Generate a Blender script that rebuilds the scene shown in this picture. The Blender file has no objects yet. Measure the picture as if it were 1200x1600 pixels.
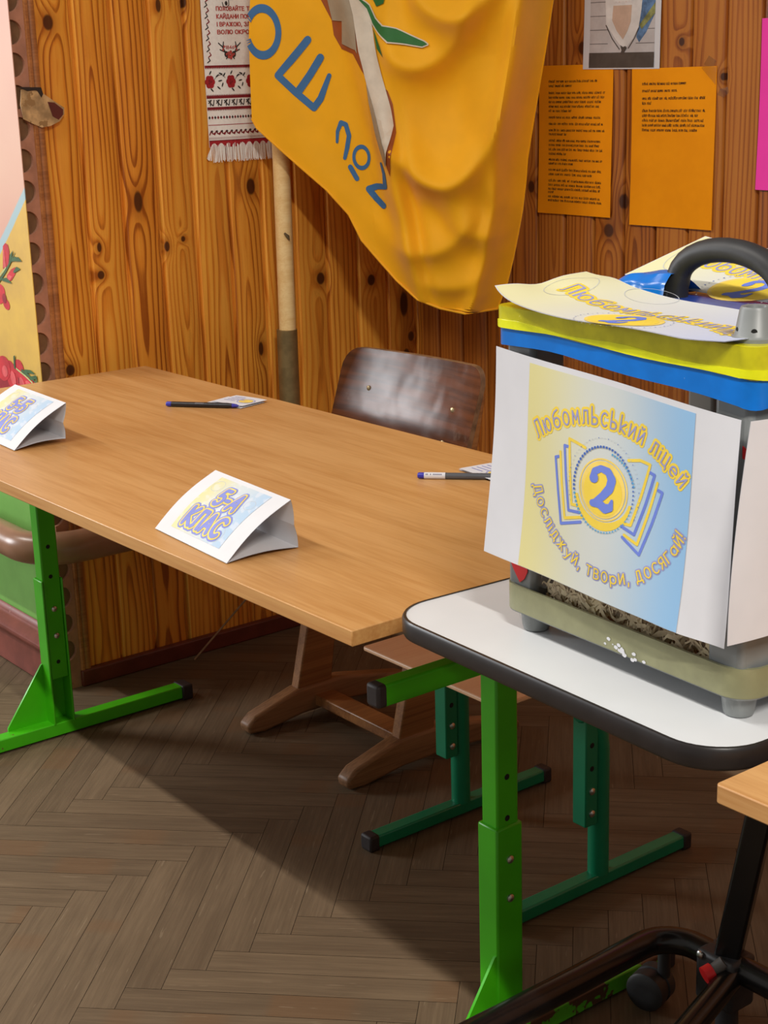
import bpy, bmesh, math, random
from mathutils import Vector, Matrix, Euler
from mathutils.geometry import tessellate_polygon
random.seed(7)
SC = bpy.context.scene
COL = SC.collection
PI = math.pi

# ------------------------------------------------------------------ camera
cd = bpy.data.cameras.new('camera'); cam = bpy.data.objects.new('camera', cd); COL.objects.link(cam)
cam.location = (2.8362, -1.3598, 1.2325)
cam.rotation_euler = Euler((1.2937, 0.0292, 0.9089), 'XYZ')
cd.sensor_fit = 'VERTICAL'; cd.sensor_height = 36.0; cd.sensor_width = 27.0
cd.lens = 2437.0 * 36.0 / 1600.0
cd.clip_start = 0.05
SC.camera = cam

# ------------------------------------------------------------------ world, lights, exposure
w = bpy.data.worlds.new('room_light'); SC.world = w; w.use_nodes = True
w.node_tree.nodes['Background'].inputs[0].default_value = (1.0, 0.93, 0.85, 1)
w.node_tree.nodes['Background'].inputs[1].default_value = 0.29

def tube_lamp(name, loc, power, sx=1.25, sy=0.05, col=(1.0, 0.95, 0.88)):
    l = bpy.data.lights.new(name, 'AREA'); l.shape = 'RECTANGLE'; l.size = sx; l.size_y = sy
    l.energy = power; l.color = col
    o = bpy.data.objects.new(name, l); COL.objects.link(o); o.location = loc
    return o
tube_lamp('ceiling_tube_light', (-1.5, -1.62, 3.0), 46)
tube_lamp('ceiling_tube_light', (0.75, -1.62, 3.0), 34)
tube_lamp('ceiling_tube_light', (4.1, -1.62, 3.0), 118)
l = tube_lamp('window_daylight', (-3.6, -3.1, 1.9), 118, 1.3, 1.3, (0.95, 0.97, 1.0))
l.rotation_euler = (Vector((0.9, 0.0, 0.7)) - Vector(l.location)).to_track_quat('-Z', 'Y').to_euler()

SC.view_settings.view_transform = 'Standard'
SC.view_settings.look = 'None'
SC.view_settings.gamma = 1.0
SC.view_settings.use_curve_mapping = False
SC.view_settings.exposure = 0.10

# ------------------------------------------------------------------ small maths
def lin(c):
    return tuple((x / 12.92 if x <= 0.04045 else ((x + 0.055) / 1.055) ** 2.4) for x in (v / 255.0 for v in c[:3])) + (1.0,)

# ------------------------------------------------------------------ node helper
class X:
    """one value in a shader graph; operators add math nodes"""
    def __init__(s, nt, sock): s.nt = nt; s.s = sock
    def _m(s, op, *a, clamp=False):
        n = s.nt.nodes.new('ShaderNodeMath'); n.operation = op; n.use_clamp = clamp
        for i, v in enumerate((s,) + a):
            if isinstance(v, X): s.nt.links.new(v.s, n.inputs[i])
            else: n.inputs[i].default_value = v
        return X(s.nt, n.outputs[0])
    def __add__(s, o): return s._m('ADD', o)
    def __sub__(s, o): return s._m('SUBTRACT', o)
    def __mul__(s, o): return s._m('MULTIPLY', o)
    def __truediv__(s, o): return s._m('DIVIDE', o)
    def sin(s): return s._m('SINE')
    def sqrt(s): return s._m('SQRT')
    def exp(s): return s._m('EXPONENT')
    def fract(s): return s._m('FRACT')
    def pow(s, p): return s._m('POWER', p)
    def abs(s): return s._m('ABSOLUTE')
    def max(s, o): return s._m('MAXIMUM', o)
    def min(s, o): return s._m('MINIMUM', o)
    def step(s, a, b, lo=0.0, hi=1.0):
        n = s.nt.nodes.new('ShaderNodeMapRange'); n.interpolation_type = 'SMOOTHSTEP'
        s.nt.links.new(s.s, n.inputs[0])
        for i, v in zip((1, 2, 3, 4), (a, b, lo, hi)): n.inputs[i].default_value = v
        return X(s.nt, n.outputs[0])

def comb(nt, x, y, z):
    n = nt.nodes.new('ShaderNodeCombineXYZ')
    for i, v in enumerate((x, y, z)):
        if isinstance(v, X): nt.links.new(v.s, n.inputs[i])
        else: n.inputs[i].default_value = v
    return n.outputs[0]
def noise(nt, vec, scale=1.0, detail=2.0, rough=0.5):
    n = nt.nodes.new('ShaderNodeTexNoise'); nt.links.new(vec, n.inputs['Vector'])
    n.inputs['Scale'].default_value = scale; n.inputs['Detail'].default_value = detail; n.inputs['Roughness'].default_value = rough
    return X(nt, n.outputs[0])
def mixc(nt, fac, a, b):
    n = nt.nodes.new('ShaderNodeMix'); n.data_type = 'RGBA'
    if isinstance(fac, X): nt.links.new(fac.s, n.inputs[0])
    else: n.inputs[0].default_value = fac
    for i, v in ((6, a), (7, b)):
        if isinstance(v, tuple): n.inputs[i].default_value = v
        else: nt.links.new(v, n.inputs[i])
    return n.outputs[2]
def new_mat(name):
    m = bpy.data.materials.new(name); m.use_nodes = True
    nt = m.node_tree; return m, nt, nt.nodes['Principled BSDF']
def objco(nt):
    t = nt.nodes.new('ShaderNodeTexCoord'); s = nt.nodes.new('ShaderNodeSeparateXYZ')
    nt.links.new(t.outputs['Object'], s.inputs[0])
    return t.outputs['Object'], X(nt, s.outputs[0]), X(nt, s.outputs[1]), X(nt, s.outputs[2])
def attr(nt, name):
    a = nt.nodes.new('ShaderNodeAttribute'); a.attribute_name = name
    s = nt.nodes.new('ShaderNodeSeparateXYZ'); nt.links.new(a.outputs['Vector'], s.inputs[0])
    return X(nt, s.outputs[0]), X(nt, s.outputs[1]), X(nt, s.outputs[2])
def bump(nt, b, h, strength=0.2, dist=0.002):
    n = nt.nodes.new('ShaderNodeBump'); n.inputs['Strength'].default_value = strength; n.inputs['Distance'].default_value = dist
    nt.links.new(h.s, n.inputs['Height']); nt.links.new(n.outputs[0], b.inputs['Normal'])

def M(name, col, rough=0.5, var=0.08, scale=30.0, metal=0.0, spec=0.5, bmp=0.0, chip=None, chip_t=0.62, chip_scale=25.0, sheen=0.0, dark=0.0):
    """painted / plastic / paper material: colour with a little uneven tone, optional chips of another colour"""
    m, nt, b = new_mat(name)
    co, x, y, z = objco(nt)
    n = noise(nt, co, scale, 3.0, 0.6)
    c = lin(col); d = tuple(v * (1 - var * 2) for v in c[:3]) + (1,); l = tuple(min(1, v * (1 + var)) for v in c[:3]) + (1,)
    out = mixc(nt, n.step(0.3, 0.7), d, l)
    if chip:
        k = noise(nt, co, chip_scale, 4.0, 0.65).step(chip_t, chip_t + 0.02)
        out = mixc(nt, k, out, lin(chip))
    nt.links.new(out, b.inputs['Base Color'])
    b.inputs['Roughness'].default_value = rough; b.inputs['Metallic'].default_value = metal
    b.inputs['Specular IOR Level'].default_value = spec
    if sheen: b.inputs['Sheen Weight'].default_value = sheen
    if bmp: bump(nt, b, noise(nt, co, scale * 3, 3.0), bmp, 0.001)
    return m

def plank_wood(name, knots, ax, light, mid, dark, rough=0.35):
    """pine boards: growth rings of a plain-sawn board, with knots at given places; ax = 'y' or 'x' wall axis"""
    m, nt, b = new_mat(name)
    u, z, pid = attr(nt, 'board')
    co, ox, oy, oz = objco(nt)
    a = oy if ax == 'y' else ox
    wn = nt.nodes.new('ShaderNodeTexWhiteNoise'); wn.noise_dimensions = '1D'; nt.links.new(pid.s, wn.inputs['W'])
    sp = nt.nodes.new('ShaderNodeSeparateColor'); nt.links.new(wn.outputs['Color'], sp.inputs[0])
    r1, r2, r3 = X(nt, sp.outputs[0]), X(nt, sp.outputs[1]), X(nt, sp.outputs[2])
    warp = noise(nt, comb(nt, u * 9.0, z * 1.6, pid * 3.7), 1.0, 2.0)
    warp2 = noise(nt, comb(nt, u * 30.0, z * 5.0, pid * 1.3), 1.0, 2.0)
    uu = u - (r1 - 0.5) * 0.03 + (warp - 0.5) * 0.030
    dd = (r2 - 0.5) * 0.03 + (z - 0.7) * ((r3 - 0.5) * 0.05) + (warp2 - 0.5) * 0.010 + (noise(nt, comb(nt, pid * 5.1, z * 2.2, 0.0), 1.0, 1.0) - 0.5) * 0.05
    r = (uu * uu + dd * dd).sqrt()
    kd = None; kr = None
    for (ka, kz, ra, rz) in knots:
        da = (a - ka) / ra; dz = (z - kz) / rz
        q = da * da + dz * dz
        g = (q * -0.16).exp()
        kd = g if kd is None else kd + g
        s = q.step(0.55, 1.25, 1.0, 0.0)
        kr = s if kr is None else kr.max(s)
    if kd is not None: r = r + kd * 0.020
    f = (r / 0.0105).fract()
    ring = f.step(0.35, 0.85) * f.step(0.90, 1.0, 1.0, 0.0)
    fibre = noise(nt, comb(nt, u * 420.0, z * 9.0, pid), 1.0, 2.0)
    blot = noise(nt, comb(nt, u * 12.0, z * 3.0, pid * 9.0), 1.0, 2.0)
    tone = (ring * 0.56 + (fibre - 0.5) * 0.35 + (blot - 0.5) * 0.75 + (r3 - 0.5) * 0.42).step(-0.35, 0.95)
    c = mixc(nt, tone.step(0.0, 0.5), lin(light), lin(mid))
    c = mixc(nt, tone.step(0.5, 1.0), c, lin(dark))
    if kr is not None:
        c = mixc(nt, (kd.step(0.25, 1.0) * 0.55), c, lin(dark))
        c = mixc(nt, kr * 0.93, c, lin((64, 30, 17)))
    nt.links.new(c, b.inputs['Base Color'])
    b.inputs['Roughness'].default_value = rough
    b.inputs['Coat Weight'].default_value = 0.25; b.inputs['Coat Roughness'].default_value = 0.25
    bump(nt, b, ring * 0.5 + fibre, 0.12, 0.001)
    return m

def laminate(name, light, dark, axis='x', rough=0.38, k=1.0):
    m, nt, b = new_mat(name)
    co, x, y, z = objco(nt)
    l, a = (x, y) if axis == 'x' else ((y, x) if axis == 'y' else (z, x))
    n1 = noise(nt, comb(nt, l * 2.2, a * 38.0, z * 38.0), 1.0, 3.0, 0.6)
    n2 = noise(nt, comb(nt, l * 14.0, a * 260.0, z * 260.0), 1.0, 2.0)
    n3 = noise(nt, co, 2.5, 1.0)
    t = (n1 * 0.55 + n2 * 0.35 + n3 * 0.25).step(0.40, 0.78)
    nt.links.new(mixc(nt, t * k, lin(light), lin(dark)), b.inputs['Base Color'])
    b.inputs['Roughness'].default_value = rough
    bump(nt, b, n2, 0.04, 0.0005)
    return m

def parquet_mat():
    m, nt, b = new_mat('parquet')
    u, v, pid = attr(nt, 'board')
    co, x, y, z = objco(nt)
    wn = nt.nodes.new('ShaderNodeTexWhiteNoise'); wn.noise_dimensions = '1D'; nt.links.new(pid.s, wn.inputs['W'])
    r1 = X(nt, wn.outputs['Value'])
    fib = noise(nt, comb(nt, u * 10.0, v * 260.0, pid * 3.0), 1.0, 3.0, 0.65)
    grain = noise(nt, comb(nt, u * 5.0, v * 55.0, pid * 7.0), 1.0, 3.0, 0.6)
    dirt = noise(nt, co, 3.0, 4.0, 0.6)
    cracks = noise(nt, comb(nt, u * 16.0, v * 190.0, pid * 11.0), 1.0, 2.0).step(0.69, 0.73)
    t = (r1 * 0.16 + grain * 0.45 + (fib - 0.5) * 0.40 + dirt * 0.35).step(0.22, 1.0)
    c = mixc(nt, t, lin((92, 76, 59)), lin((132, 112, 88)))
    c = mixc(nt, noise(nt, comb(nt, pid * 2.0, u * 1.0, 3.0), 5.0, 1.0).step(0.60, 0.66) * 0.45, c, lin((112, 82, 56)))
    c = mixc(nt, cracks * 0.45, c, lin((138, 120, 98)))
    nt.links.new(c, b.inputs['Base Color'])
    nt.links.new((dirt * 0.22 + 0.46).s, b.inputs['Roughness'])
    b.inputs['Specular IOR Level'].default_value = 0.2
    bump(nt, b, fib + grain, 0.25, 0.001)
    return m

def wash_mat(name, left=(236, 228, 170), mid=(222, 226, 222), right=(160, 202, 240), mottled=0.0):
    """printed background that runs from pale yellow to pale blue across the sheet (a printed colour, by UV)"""
    m, nt, b = new_mat(name)
    t = nt.nodes.new('ShaderNodeTexCoord'); s = nt.nodes.new('ShaderNodeSeparateXYZ'); nt.links.new(t.outputs['UV'], s.inputs[0])
    u = X(nt, s.outputs[0])
    c = mixc(nt, u.step(0.0, 0.5), lin(left), lin(mid))
    c = mixc(nt, u.step(0.45, 1.0), c, lin(right))
    if mottled:
        n = noise(nt, t.outputs['UV'], 7.0, 2.0).step(0.5, 0.6)
        c = mixc(nt, n * mottled, c, lin((228, 226, 232)))
    nt.links.new(c, b.inputs['Base Color']); b.inputs['Roughness'].default_value = 0.6
    b.inputs['Specular IOR Level'].default_value = 0.25
    return m

# ------------------------------------------------------------------ materials
MT = {}
MT['paper'] = M('white_paper', (218, 219, 225), 0.65, 0.02, 12, spec=0.25)
MT['card_paper'] = M('white_card', (220, 220, 224), 0.65, 0.02, 12, spec=0.25)
MT['card_lilac'] = M('card_lilac', (138, 146, 214), 0.6, 0.04, spec=0.25)
MT['orange_paper'] = M('orange_paper', (255, 160, 12), 0.7, 0.03, 14, spec=0.2)
MT['pink_paper'] = M('pink_paper', (250, 70, 180), 0.7, 0.02, 12, spec=0.2)
MT['ink'] = M('black_ink', (72, 36, 8), 0.7, 0.05)
MT['p_yellow'] = M('printed_yellow', (242, 212, 78), 0.6, 0.03, spec=0.25)
MT['p_gold'] = M('printed_gold', (244, 214, 110), 0.6, 0.06, spec=0.25)
MT['p_blue'] = M('printed_blue', (112, 134, 222), 0.6, 0.03, spec=0.25)
MT['p_navy'] = M('printed_navy', (72, 108, 190), 0.6, 0.03, spec=0.25)
MT['p_sky'] = M('printed_sky_blue', (92, 168, 214), 0.6, 0.03, spec=0.25)
MT['p_lilac'] = M('printed_lilac', (158, 160, 208), 0.6, 0.04, spec=0.25)
MT['p_grey'] = M('printed_grey', (196, 200, 206), 0.6, 0.03, spec=0.25)
MT['wash'] = wash_mat('printed_wash', (222, 214, 152), (208, 213, 210), (146, 190, 230))
MT['wash2'] = wash_mat('printed_card_wash', (222, 216, 164), (206, 213, 216), (176, 200, 224), 0.4)
MT['wash3'] = wash_mat('printed_lid_wash', (226, 222, 176), (212, 213, 212), (192, 200, 226))
MT['table'] = laminate('beech_laminate', (204, 156, 100), (182, 130, 74))
MT['table_edge'] = laminate('beech_edge', (206, 156, 94), (184, 128, 70))
MT['seat_ply'] = laminate('plywood_seat', (250, 208, 170), (240, 190, 150), 'y')
MT['white_top'] = M('white_laminate', (214, 217, 220), 0.4, 0.02, 6)
MT['black_edge'] = M('black_edging', (34, 30, 30), 0.35, 0.1, 40)
MT['black_metal'] = M('black_lacquer', (22, 20, 20), 0.25, 0.1, 40)
MT['black_plastic'] = M('black_plastic', (44, 44, 46), 0.5, 0.08, 60, bmp=0.1)
MT['cap'] = M('rubber_cap', (44, 36, 36), 0.6, 0.1, 60)
MT['green'] = M('green_paint', (66, 182, 14), 0.35, 0.05, 10)
MT['green_chip'] = M('chipped_green_paint', (66, 182, 14), 0.4, 0.05, 10, chip=(96, 66, 44), chip_t=0.66, chip_scale=16)
MT['green_worn'] = M('worn_green_paint', (84, 180, 34), 0.4, 0.05, 10, chip=(84, 58, 40), chip_t=0.525, chip_scale=13)
MT['teal'] = M('teal_paint', (10, 124, 84), 0.35, 0.06, 10)
MT['steel'] = M('steel', (200, 200, 196), 0.3, 0.05, 60, metal=1.0)
MT['hole'] = M('hole_black', (8, 8, 8), 0.8)
MT['chair_back'] = None
MT['beech'] = laminate('worn_beech', (164, 112, 66), (118, 74, 42), 'z')
MT['beech_foot'] = laminate('worn_beech_foot', (150, 108, 72), (110, 76, 48), 'y', 0.5)
MT['pole'] = laminate('pale_pole_wood', (246, 216, 156), (232, 192, 126), 'z', 0.5)
MT['brass'] = M('dull_metal_tube', (142, 122, 82), 0.40, 0.10, 40, metal=0.45)
MT['grey_plastic'] = M('grey_plastic', (128, 132, 132), 0.4, 0.04, 30)
MT['olive_tape'] = M('olive_tape', (140, 140, 106), 0.35, 0.05, 40, chip=(216, 214, 204), chip_t=0.72, chip_scale=28)
MT['yellow_tape'] = M('yellow_tape', (206, 200, 24), 0.2, 0.10, 30, chip=(236, 228, 130), chip_t=0.73, chip_scale=60, bmp=0.15)
MT['yellow_tape_bright'] = M('bright_yellow_tape', (232, 236, 20), 0.22, 0.06, 30)
MT['blue_tape'] = M('blue_tape', (0, 116, 214), 0.22, 0.06, 25, chip=(190, 216, 236), chip_t=0.76, chip_scale=90, bmp=0.1)
MT['dark_blue_tape'] = M('dark_blue_tape', (40, 74, 164), 0.3, 0.08, 25, chip=(190, 206, 236), chip_t=0.78, chip_scale=60)
MT['red'] = M('red_plastic', (222, 36, 40), 0.4, 0.04)
MT['straw'] = M('shredded_paper', (250, 230, 192), 0.7, 0.15, 40)
MT['cardboard'] = M('brown_filling', (150, 116, 86), 0.8, 0.3, 20)
MT['trim'] = M('brown_painted_trim', (176, 124, 100), 0.38, 0.12, 20, chip=(150, 92, 66), chip_t=0.64, chip_scale=9)
MT['trim_back'] = M('brown_trim_recess', (122, 88, 58), 0.5, 0.12, 20)
MT['batten'] = laminate('varnished_batten', (182, 118, 66), (136, 82, 44), 'z', 0.35)
MT['torn'] = M('torn_tape', (196, 160, 112), 0.5, 0.22, 35, chip=(150, 116, 74), chip_t=0.58, chip_scale=40)
MT['maroon'] = M('maroon_paint', (104, 46, 34), 0.45, 0.1, 20)
MT['maroon2'] = M('maroon_skirting_paint', (132, 70, 60), 0.35, 0.12, 16, chip=(178, 124, 110), chip_t=0.70, chip_scale=30)
MT['pipe'] = M('brown_pipe_paint', (158, 116, 90), 0.3, 0.06, 14)
MT['flag_yellow'] = M('yellow_flag_cloth', (250, 180, 10), 0.62, 0.03, 9, spec=0.3, sheen=0.2, bmp=0.05)
MT['flag_blue'] = M('blue_flag_print', (58, 110, 162), 0.65, 0.04)
MT['flag_white'] = M('white_flag_print', (220, 208, 190), 0.65, 0.04)
MT['flag_grey'] = M('grey_flag_print', (168, 152, 128), 0.65, 0.04)
MT['flag_brown'] = M('brown_flag_print', (160, 80, 30), 0.65, 0.05)
MT['flag_green'] = M('green_flag_print', (36, 108, 46), 0.65, 0.05)
MT['linen'] = M('white_linen', (255, 250, 244), 0.85, 0.03, 160, spec=0.15, bmp=0.2)
MT['red_thread'] = M('red_thread', (176, 34, 44), 0.85, 0.12, 200)
MT['dark_red_thread'] = M('dark_red_thread', (140, 30, 38), 0.85, 0.15, 200)
MT['dark_thread'] = M('dark_thread', (58, 50, 48), 0.85, 0.15, 200)
MT['text_thread'] = M('faded_red_thread', (196, 80, 72), 0.85, 0.12, 200)
MT['pen_black'] = M('pen_barrel_black', (30, 28, 32), 0.4, 0.05)
MT['pen_blue'] = M('pen_blue', (50, 50, 168), 0.35, 0.05)
MT['pen_grey'] = M('pen_barrel_grey', (82, 84, 90), 0.3, 0.05)
MT['twig'] = M('pale_lath', (150, 122, 92), 0.7, 0.1, 60)
MT['clear_tape'] = None

def mural():
    m, nt, b = new_mat('mural_paint')
    co, x, y, z = objco(nt)
    n = noise(nt, co, 9.0, 4.0, 0.6); n2 = noise(nt, co, 2.5, 2.0)
    pink = mixc(nt, n2.step(0.3, 0.7), lin((228, 188, 164)), lin((218, 166, 148)))
    yel = mixc(nt, n.step(0.3, 0.75), lin((226, 186, 80)), lin((208, 168, 80)))
    grn = mixc(nt, n.step(0.3, 0.7), lin((128, 190, 92)), lin((118, 176, 84)))
    d = z - (x + 0.134) * 0.815 - 0.893            # above this slanting line the wall is pink
    d = d + (n - 0.5) * 0.012
    c = mixc(nt, d.step(-0.002, 0.002), yel, lin((168, 196, 204)))
    c = mixc(nt, d.step(0.020, 0.026), c, pink)
    c = mixc(nt, z.step(0.500, 0.503), grn, c)
    nt.links.new(c, b.inputs['Base Color']); b.inputs['Roughness'].default_value = 0.5
    bump(nt, b, n, 0.15, 0.003)
    return m
MT['mural'] = mural()

def chair_lacquer():
    m, nt, b = new_mat('dark_brown_lacquer')
    co, x, y, z = objco(nt)
    n = noise(nt, comb(nt, x * 6.0, y * 6.0, z * 90.0), 1.0, 3.0); s = noise(nt, co, 14.0, 4.0, 0.7)
    c = mixc(nt, n.step(0.3, 0.7), lin((66, 36, 18)), lin((98, 54, 28)))
    c = mixc(nt, s.step(0.60, 0.72) * 0.35, c, lin((112, 88, 70)))
    nt.links.new(c, b.inputs['Base Color'])
    nt.links.new((s * 0.16 + 0.07).s, b.inputs['Roughness'])
    b.inputs['Specular IOR Level'].default_value = 0.2
    bump(nt, b, noise(nt, co, 9.0, 2.0), 0.35, 0.004)
    return m
MT['chair_back'] = chair_lacquer()

def clear_plastic(name, col=(1, 1, 1, 1), mixv=0.12):
    m, nt, b = new_mat(name)
    nt.nodes.remove(b)
    tr = nt.nodes.new('ShaderNodeBsdfTransparent'); gl = nt.nodes.new('ShaderNodeBsdfGlossy'); mx = nt.nodes.new('ShaderNodeMixShader')
    tr.inputs[0].default_value = col; gl.inputs['Roughness'].default_value = 0.08
    lw = nt.nodes.new('ShaderNodeLayerWeight'); lw.inputs[0].default_value = 0.5
    co = nt.nodes.new('ShaderNodeTexCoord')
    k = X(nt, lw.outputs['Facing']).pow(4.0) * 0.5 + 0.04 + noise(nt, co.outputs['Object'], 30.0, 3.0).step(0.55, 0.8) * mixv
    nt.links.new(k.s, mx.inputs[0]); nt.links.new(tr.outputs[0], mx.inputs[1]); nt.links.new(gl.outputs[0], mx.inputs[2])
    nt.links.new(mx.outputs[0], nt.nodes['Material Output'].inputs[0])
    return m
MT['clear'] = clear_plastic('clear_plastic', (0.95, 0.935, 0.92, 1))
MT['clear_tape'] = clear_plastic('clear_adhesive_tape', (0.93, 0.93, 0.92, 1), 0.12)

# ------------------------------------------------------------------ object helpers
def finish(name, bm, mats, parent=None, smooth=False, bevel=0.0, seg=2, loc=None):
    me = bpy.data.meshes.new(name)
    bm.to_mesh(me); bm.free()
    for m in (mats if isinstance(mats, (list, tuple)) else [mats]): me.materials.append(MT[m] if isinstance(m, str) else m)
    me.set_sharp_from_angle(angle=0.75)
    o = bpy.data.objects.new(name, me); COL.objects.link(o)
    if parent is not None: o.parent = parent
    if loc is not None: o.location = loc
    if smooth:
        for p in me.polygons: p.use_smooth = True
    if bevel:
        b = o.modifiers.new('bevel', 'BEVEL'); b.width = bevel; b.segments = seg; b.limit_method = 'ANGLE'; b.angle_limit = 0.6
    return o
def thing(name, label, cat, loc=(0, 0, 0), rz=0.0, group=None):
    o = bpy.data.objects.new(name, None); COL.objects.link(o); o.empty_display_size = 0.05
    o.location = loc; o.rotation_euler = (0, 0, rz)
    return tag(o, label, cat, group)
def tag(o, label, cat, group=None):
    o['label'] = label; o['category'] = cat
    if group: o['group'] = group
    return o
def structure(o): o['kind'] = 'structure'; return o

def box(bm, lo, hi, mat=0, mtx=None):
    (x0, y0, z0), (x1, y1, z1) = lo, hi
    v = [bm.verts.new((mtx @ Vector(p)) if mtx else p) for p in ((x0, y0, z0), (x1, y0, z0), (x1, y1, z0), (x0, y1, z0), (x0, y0, z1), (x1, y0, z1), (x1, y1, z1), (x0, y1, z1))]
    for f in ((3, 2, 1, 0), (4, 5, 6, 7), (0, 1, 5, 4), (1, 2, 6, 5), (2, 3, 7, 6), (3, 0, 4, 7)):
        fc = bm.faces.new([v[i] for i in f]); fc.material_index = mat
def prism(bm, poly, z0, z1, mtx=None, mat=0):
    """extrude a 2D polygon (counter-clockwise) from z0 to z1, then transform"""
    t = (lambda p: mtx @ Vector(p)) if mtx else (lambda p: Vector(p))
    a = [bm.verts.new(t((x, y, z0))) for x, y in poly]; b = [bm.verts.new(t((x, y, z1))) for x, y in poly]
    n = len(poly)
    fs = [bm.faces.new(list(reversed(a))), bm.faces.new(b)]
    for i in range(n): fs.append(bm.faces.new((a[i], a[(i + 1) % n], b[(i + 1) % n], b[i])))
    for f in fs: f.material_index = mat
def sweep(bm, path, r, n=12, mat=0, square=False, up=(0, 0, 1)):
    """tube along a path; r = radius (or list)"""
    path = [Vector(p) for p in path]; rings = []
    for i, p in enumerate(path):
        a = path[max(0, i - 1)]; b = path[min(len(path) - 1, i + 1)]
        t = (b - a).normalized(); s = t.cross(Vector(up))
        if s.length < 1e-4: s = t.cross(Vector((0, 1, 0)))
        s.normalize(); q = s.cross(t).normalized()
        rr = r[i] if isinstance(r, (list, tuple)) else r
        rings.append([bm.verts.new(p + (s * math.cos(2 * PI * k / n) + q * math.sin(2 * PI * k / n)) * rr) for k in range(n)])
    for a, b in zip(rings, rings[1:]):
        for k in range(n):
            f = bm.faces.new((a[k], a[(k + 1) % n], b[(k + 1) % n], b[k])); f.smooth = True; f.material_index = mat
    f = bm.faces.new(list(reversed(rings[0]))); f.material_index = mat
    f = bm.faces.new(rings[-1]); f.material_index = mat
def lathe(bm, prof, n=24, mtx=None, mat=0):
    """prof: list of (r, z) from bottom to top, closed at both ends"""
    t = (lambda p: mtx @ Vector(p)) if mtx else (lambda p: Vector(p))
    rings = [[bm.verts.new(t((r * math.cos(2 * PI * k / n), r * math.sin(2 * PI * k / n), z))) for k in range(n)] for r, z in prof]
    for a, b in zip(rings, rings[1:]):
        for k in range(n):
            f = bm.faces.new((a[k], a[(k + 1) % n], b[(k + 1) % n], b[k])); f.material_index = mat; f.smooth = True
    f = bm.faces.new(list(reversed(rings[0]))); f.material_index = mat
    f = bm.faces.new(rings[-1]); f.material_index = mat
def bolt_bm(p, axis='x', r=0.006):
    bm = bmesh.new()
    rot = {'x': Matrix.Rotation(PI / 2, 4, 'Y'), '-y': Matrix.Rotation(PI / 2, 4, 'X'), 'z': Matrix.Identity(4), '-x': Matrix.Rotation(-PI / 2, 4, 'Y')}[axis]
    lathe(bm, [(r, 0), (r * 0.95, r * 0.35), (r * 0.6, r * 0.6), (r * 0.1, r * 0.7)], 12, Matrix.Translation(p) @ rot)
    return bm
def rounded(x0, y0, x1, y1, r, n=8):
    pts = []
    for cx, cy, a0 in ((x1 - r, y0 + r, -PI / 2), (x1 - r, y1 - r, 0), (x0 + r, y1 - r, PI / 2), (x0 + r, y0 + r, PI)):
        for i in range(n + 1):
            a = a0 + PI / 2 * i / n; pts.append((cx + r * math.cos(a), cy + r * math.sin(a)))
    return pts
def arc_pts(c, r, a0, a1, n, plane='xz'):
    out = []
    for i in range(n + 1):
        a = a0 + (a1 - a0) * i / n; p = (r * math.cos(a), r * math.sin(a))
        out.append((c[0] + p[0], c[1], c[2] + p[1]) if plane == 'xz' else ((c[0] + p[0], c[1] + p[1], c[2]) if plane == 'xy' else (c[0], c[1] + p[0], c[2] + p[1])))
    return out

# ------------------------------------------------------------------ flat shapes that are printed on surfaces
def poly2(pts):
    pts = [tuple(p) for p in pts]
    return [tuple(pts[i] for i in t) for t in tessellate_polygon([[Vector((x, y, 0)) for x, y in pts]])]
def ellipse(c, rx, ry, n=36, rot=0.0):
    out = []
    for i in range(n):
        a = 2 * PI * i / n; x, y = rx * math.cos(a), ry * math.sin(a)
        out.append((c[0] + x * math.cos(rot) - y * math.sin(rot), c[1] + x * math.sin(rot) + y * math.cos(rot)))
    return poly2(out)
def stroke(pts, wd, closed=False, taper=None):
    """thick line with round joints as triangles"""
    t = []
    seq = list(zip(pts, pts[1:])) + ([(pts[-1], pts[0])] if closed else [])
    for k, (a, b) in enumerate(seq):
        dx, dy = b[0] - a[0], b[1] - a[1]; l = math.hypot(dx, dy)
        if l < 1e-9: continue
        w0 = w1 = wd / 2
        if taper: w0 = wd / 2 * taper[k]; w1 = wd / 2 * taper[k + 1]
        nx, ny = -dy / l, dx / l
        p = [(a[0] + nx * w0, a[1] + ny * w0), (a[0] - nx * w0, a[1] - ny * w0), (b[0] - nx * w1, b[1] - ny * w1), (b[0] + nx * w1, b[1] + ny * w1)]
        t += [(p[0], p[1], p[2]), (p[0], p[2], p[3])]
    for k, p in enumerate(pts):
        w0 = wd / 2 * (taper[k] if taper else 1)
        if w0 > 1e-5: t += ellipse(p, w0, w0, 10)
    return t
def ring(c, rx, ry, wd, n=40, rot=0.0):
    pts = []
    for i in range(n):
        a = 2 * PI * i / n; x, y = rx * math.cos(a), ry * math.sin(a)
        pts.append((c[0] + x * math.cos(rot) - y * math.sin(rot), c[1] + x * math.sin(rot) + y * math.cos(rot)))
    t = []
    for i in range(n):
        a, b = pts[i], pts[(i + 1) % n]
        fa = lambda p, s: (c[0] + (p[0] - c[0]) * s, c[1] + (p[1] - c[1]) * s)
        so, si = 1 + wd / 2 / max(rx, ry), 1 - wd / 2 / max(rx, ry)
        t += [(fa(a, so), fa(a, si), fa(b, si)), (fa(a, so), fa(b, si), fa(b, so))]
    return t
def _arc(cx, cy, rx, ry, a0, a1, n=9):
    return [(cx + rx * math.cos(math.radians(a0 + (a1 - a0) * i / n)), cy + ry * math.sin(math.radians(a0 + (a1 - a0) * i / n))) for i in range(n + 1)]
def _o(cx, cy, rx, ry): return _arc(cx, cy, rx, ry, 90, 450, 18)
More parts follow.
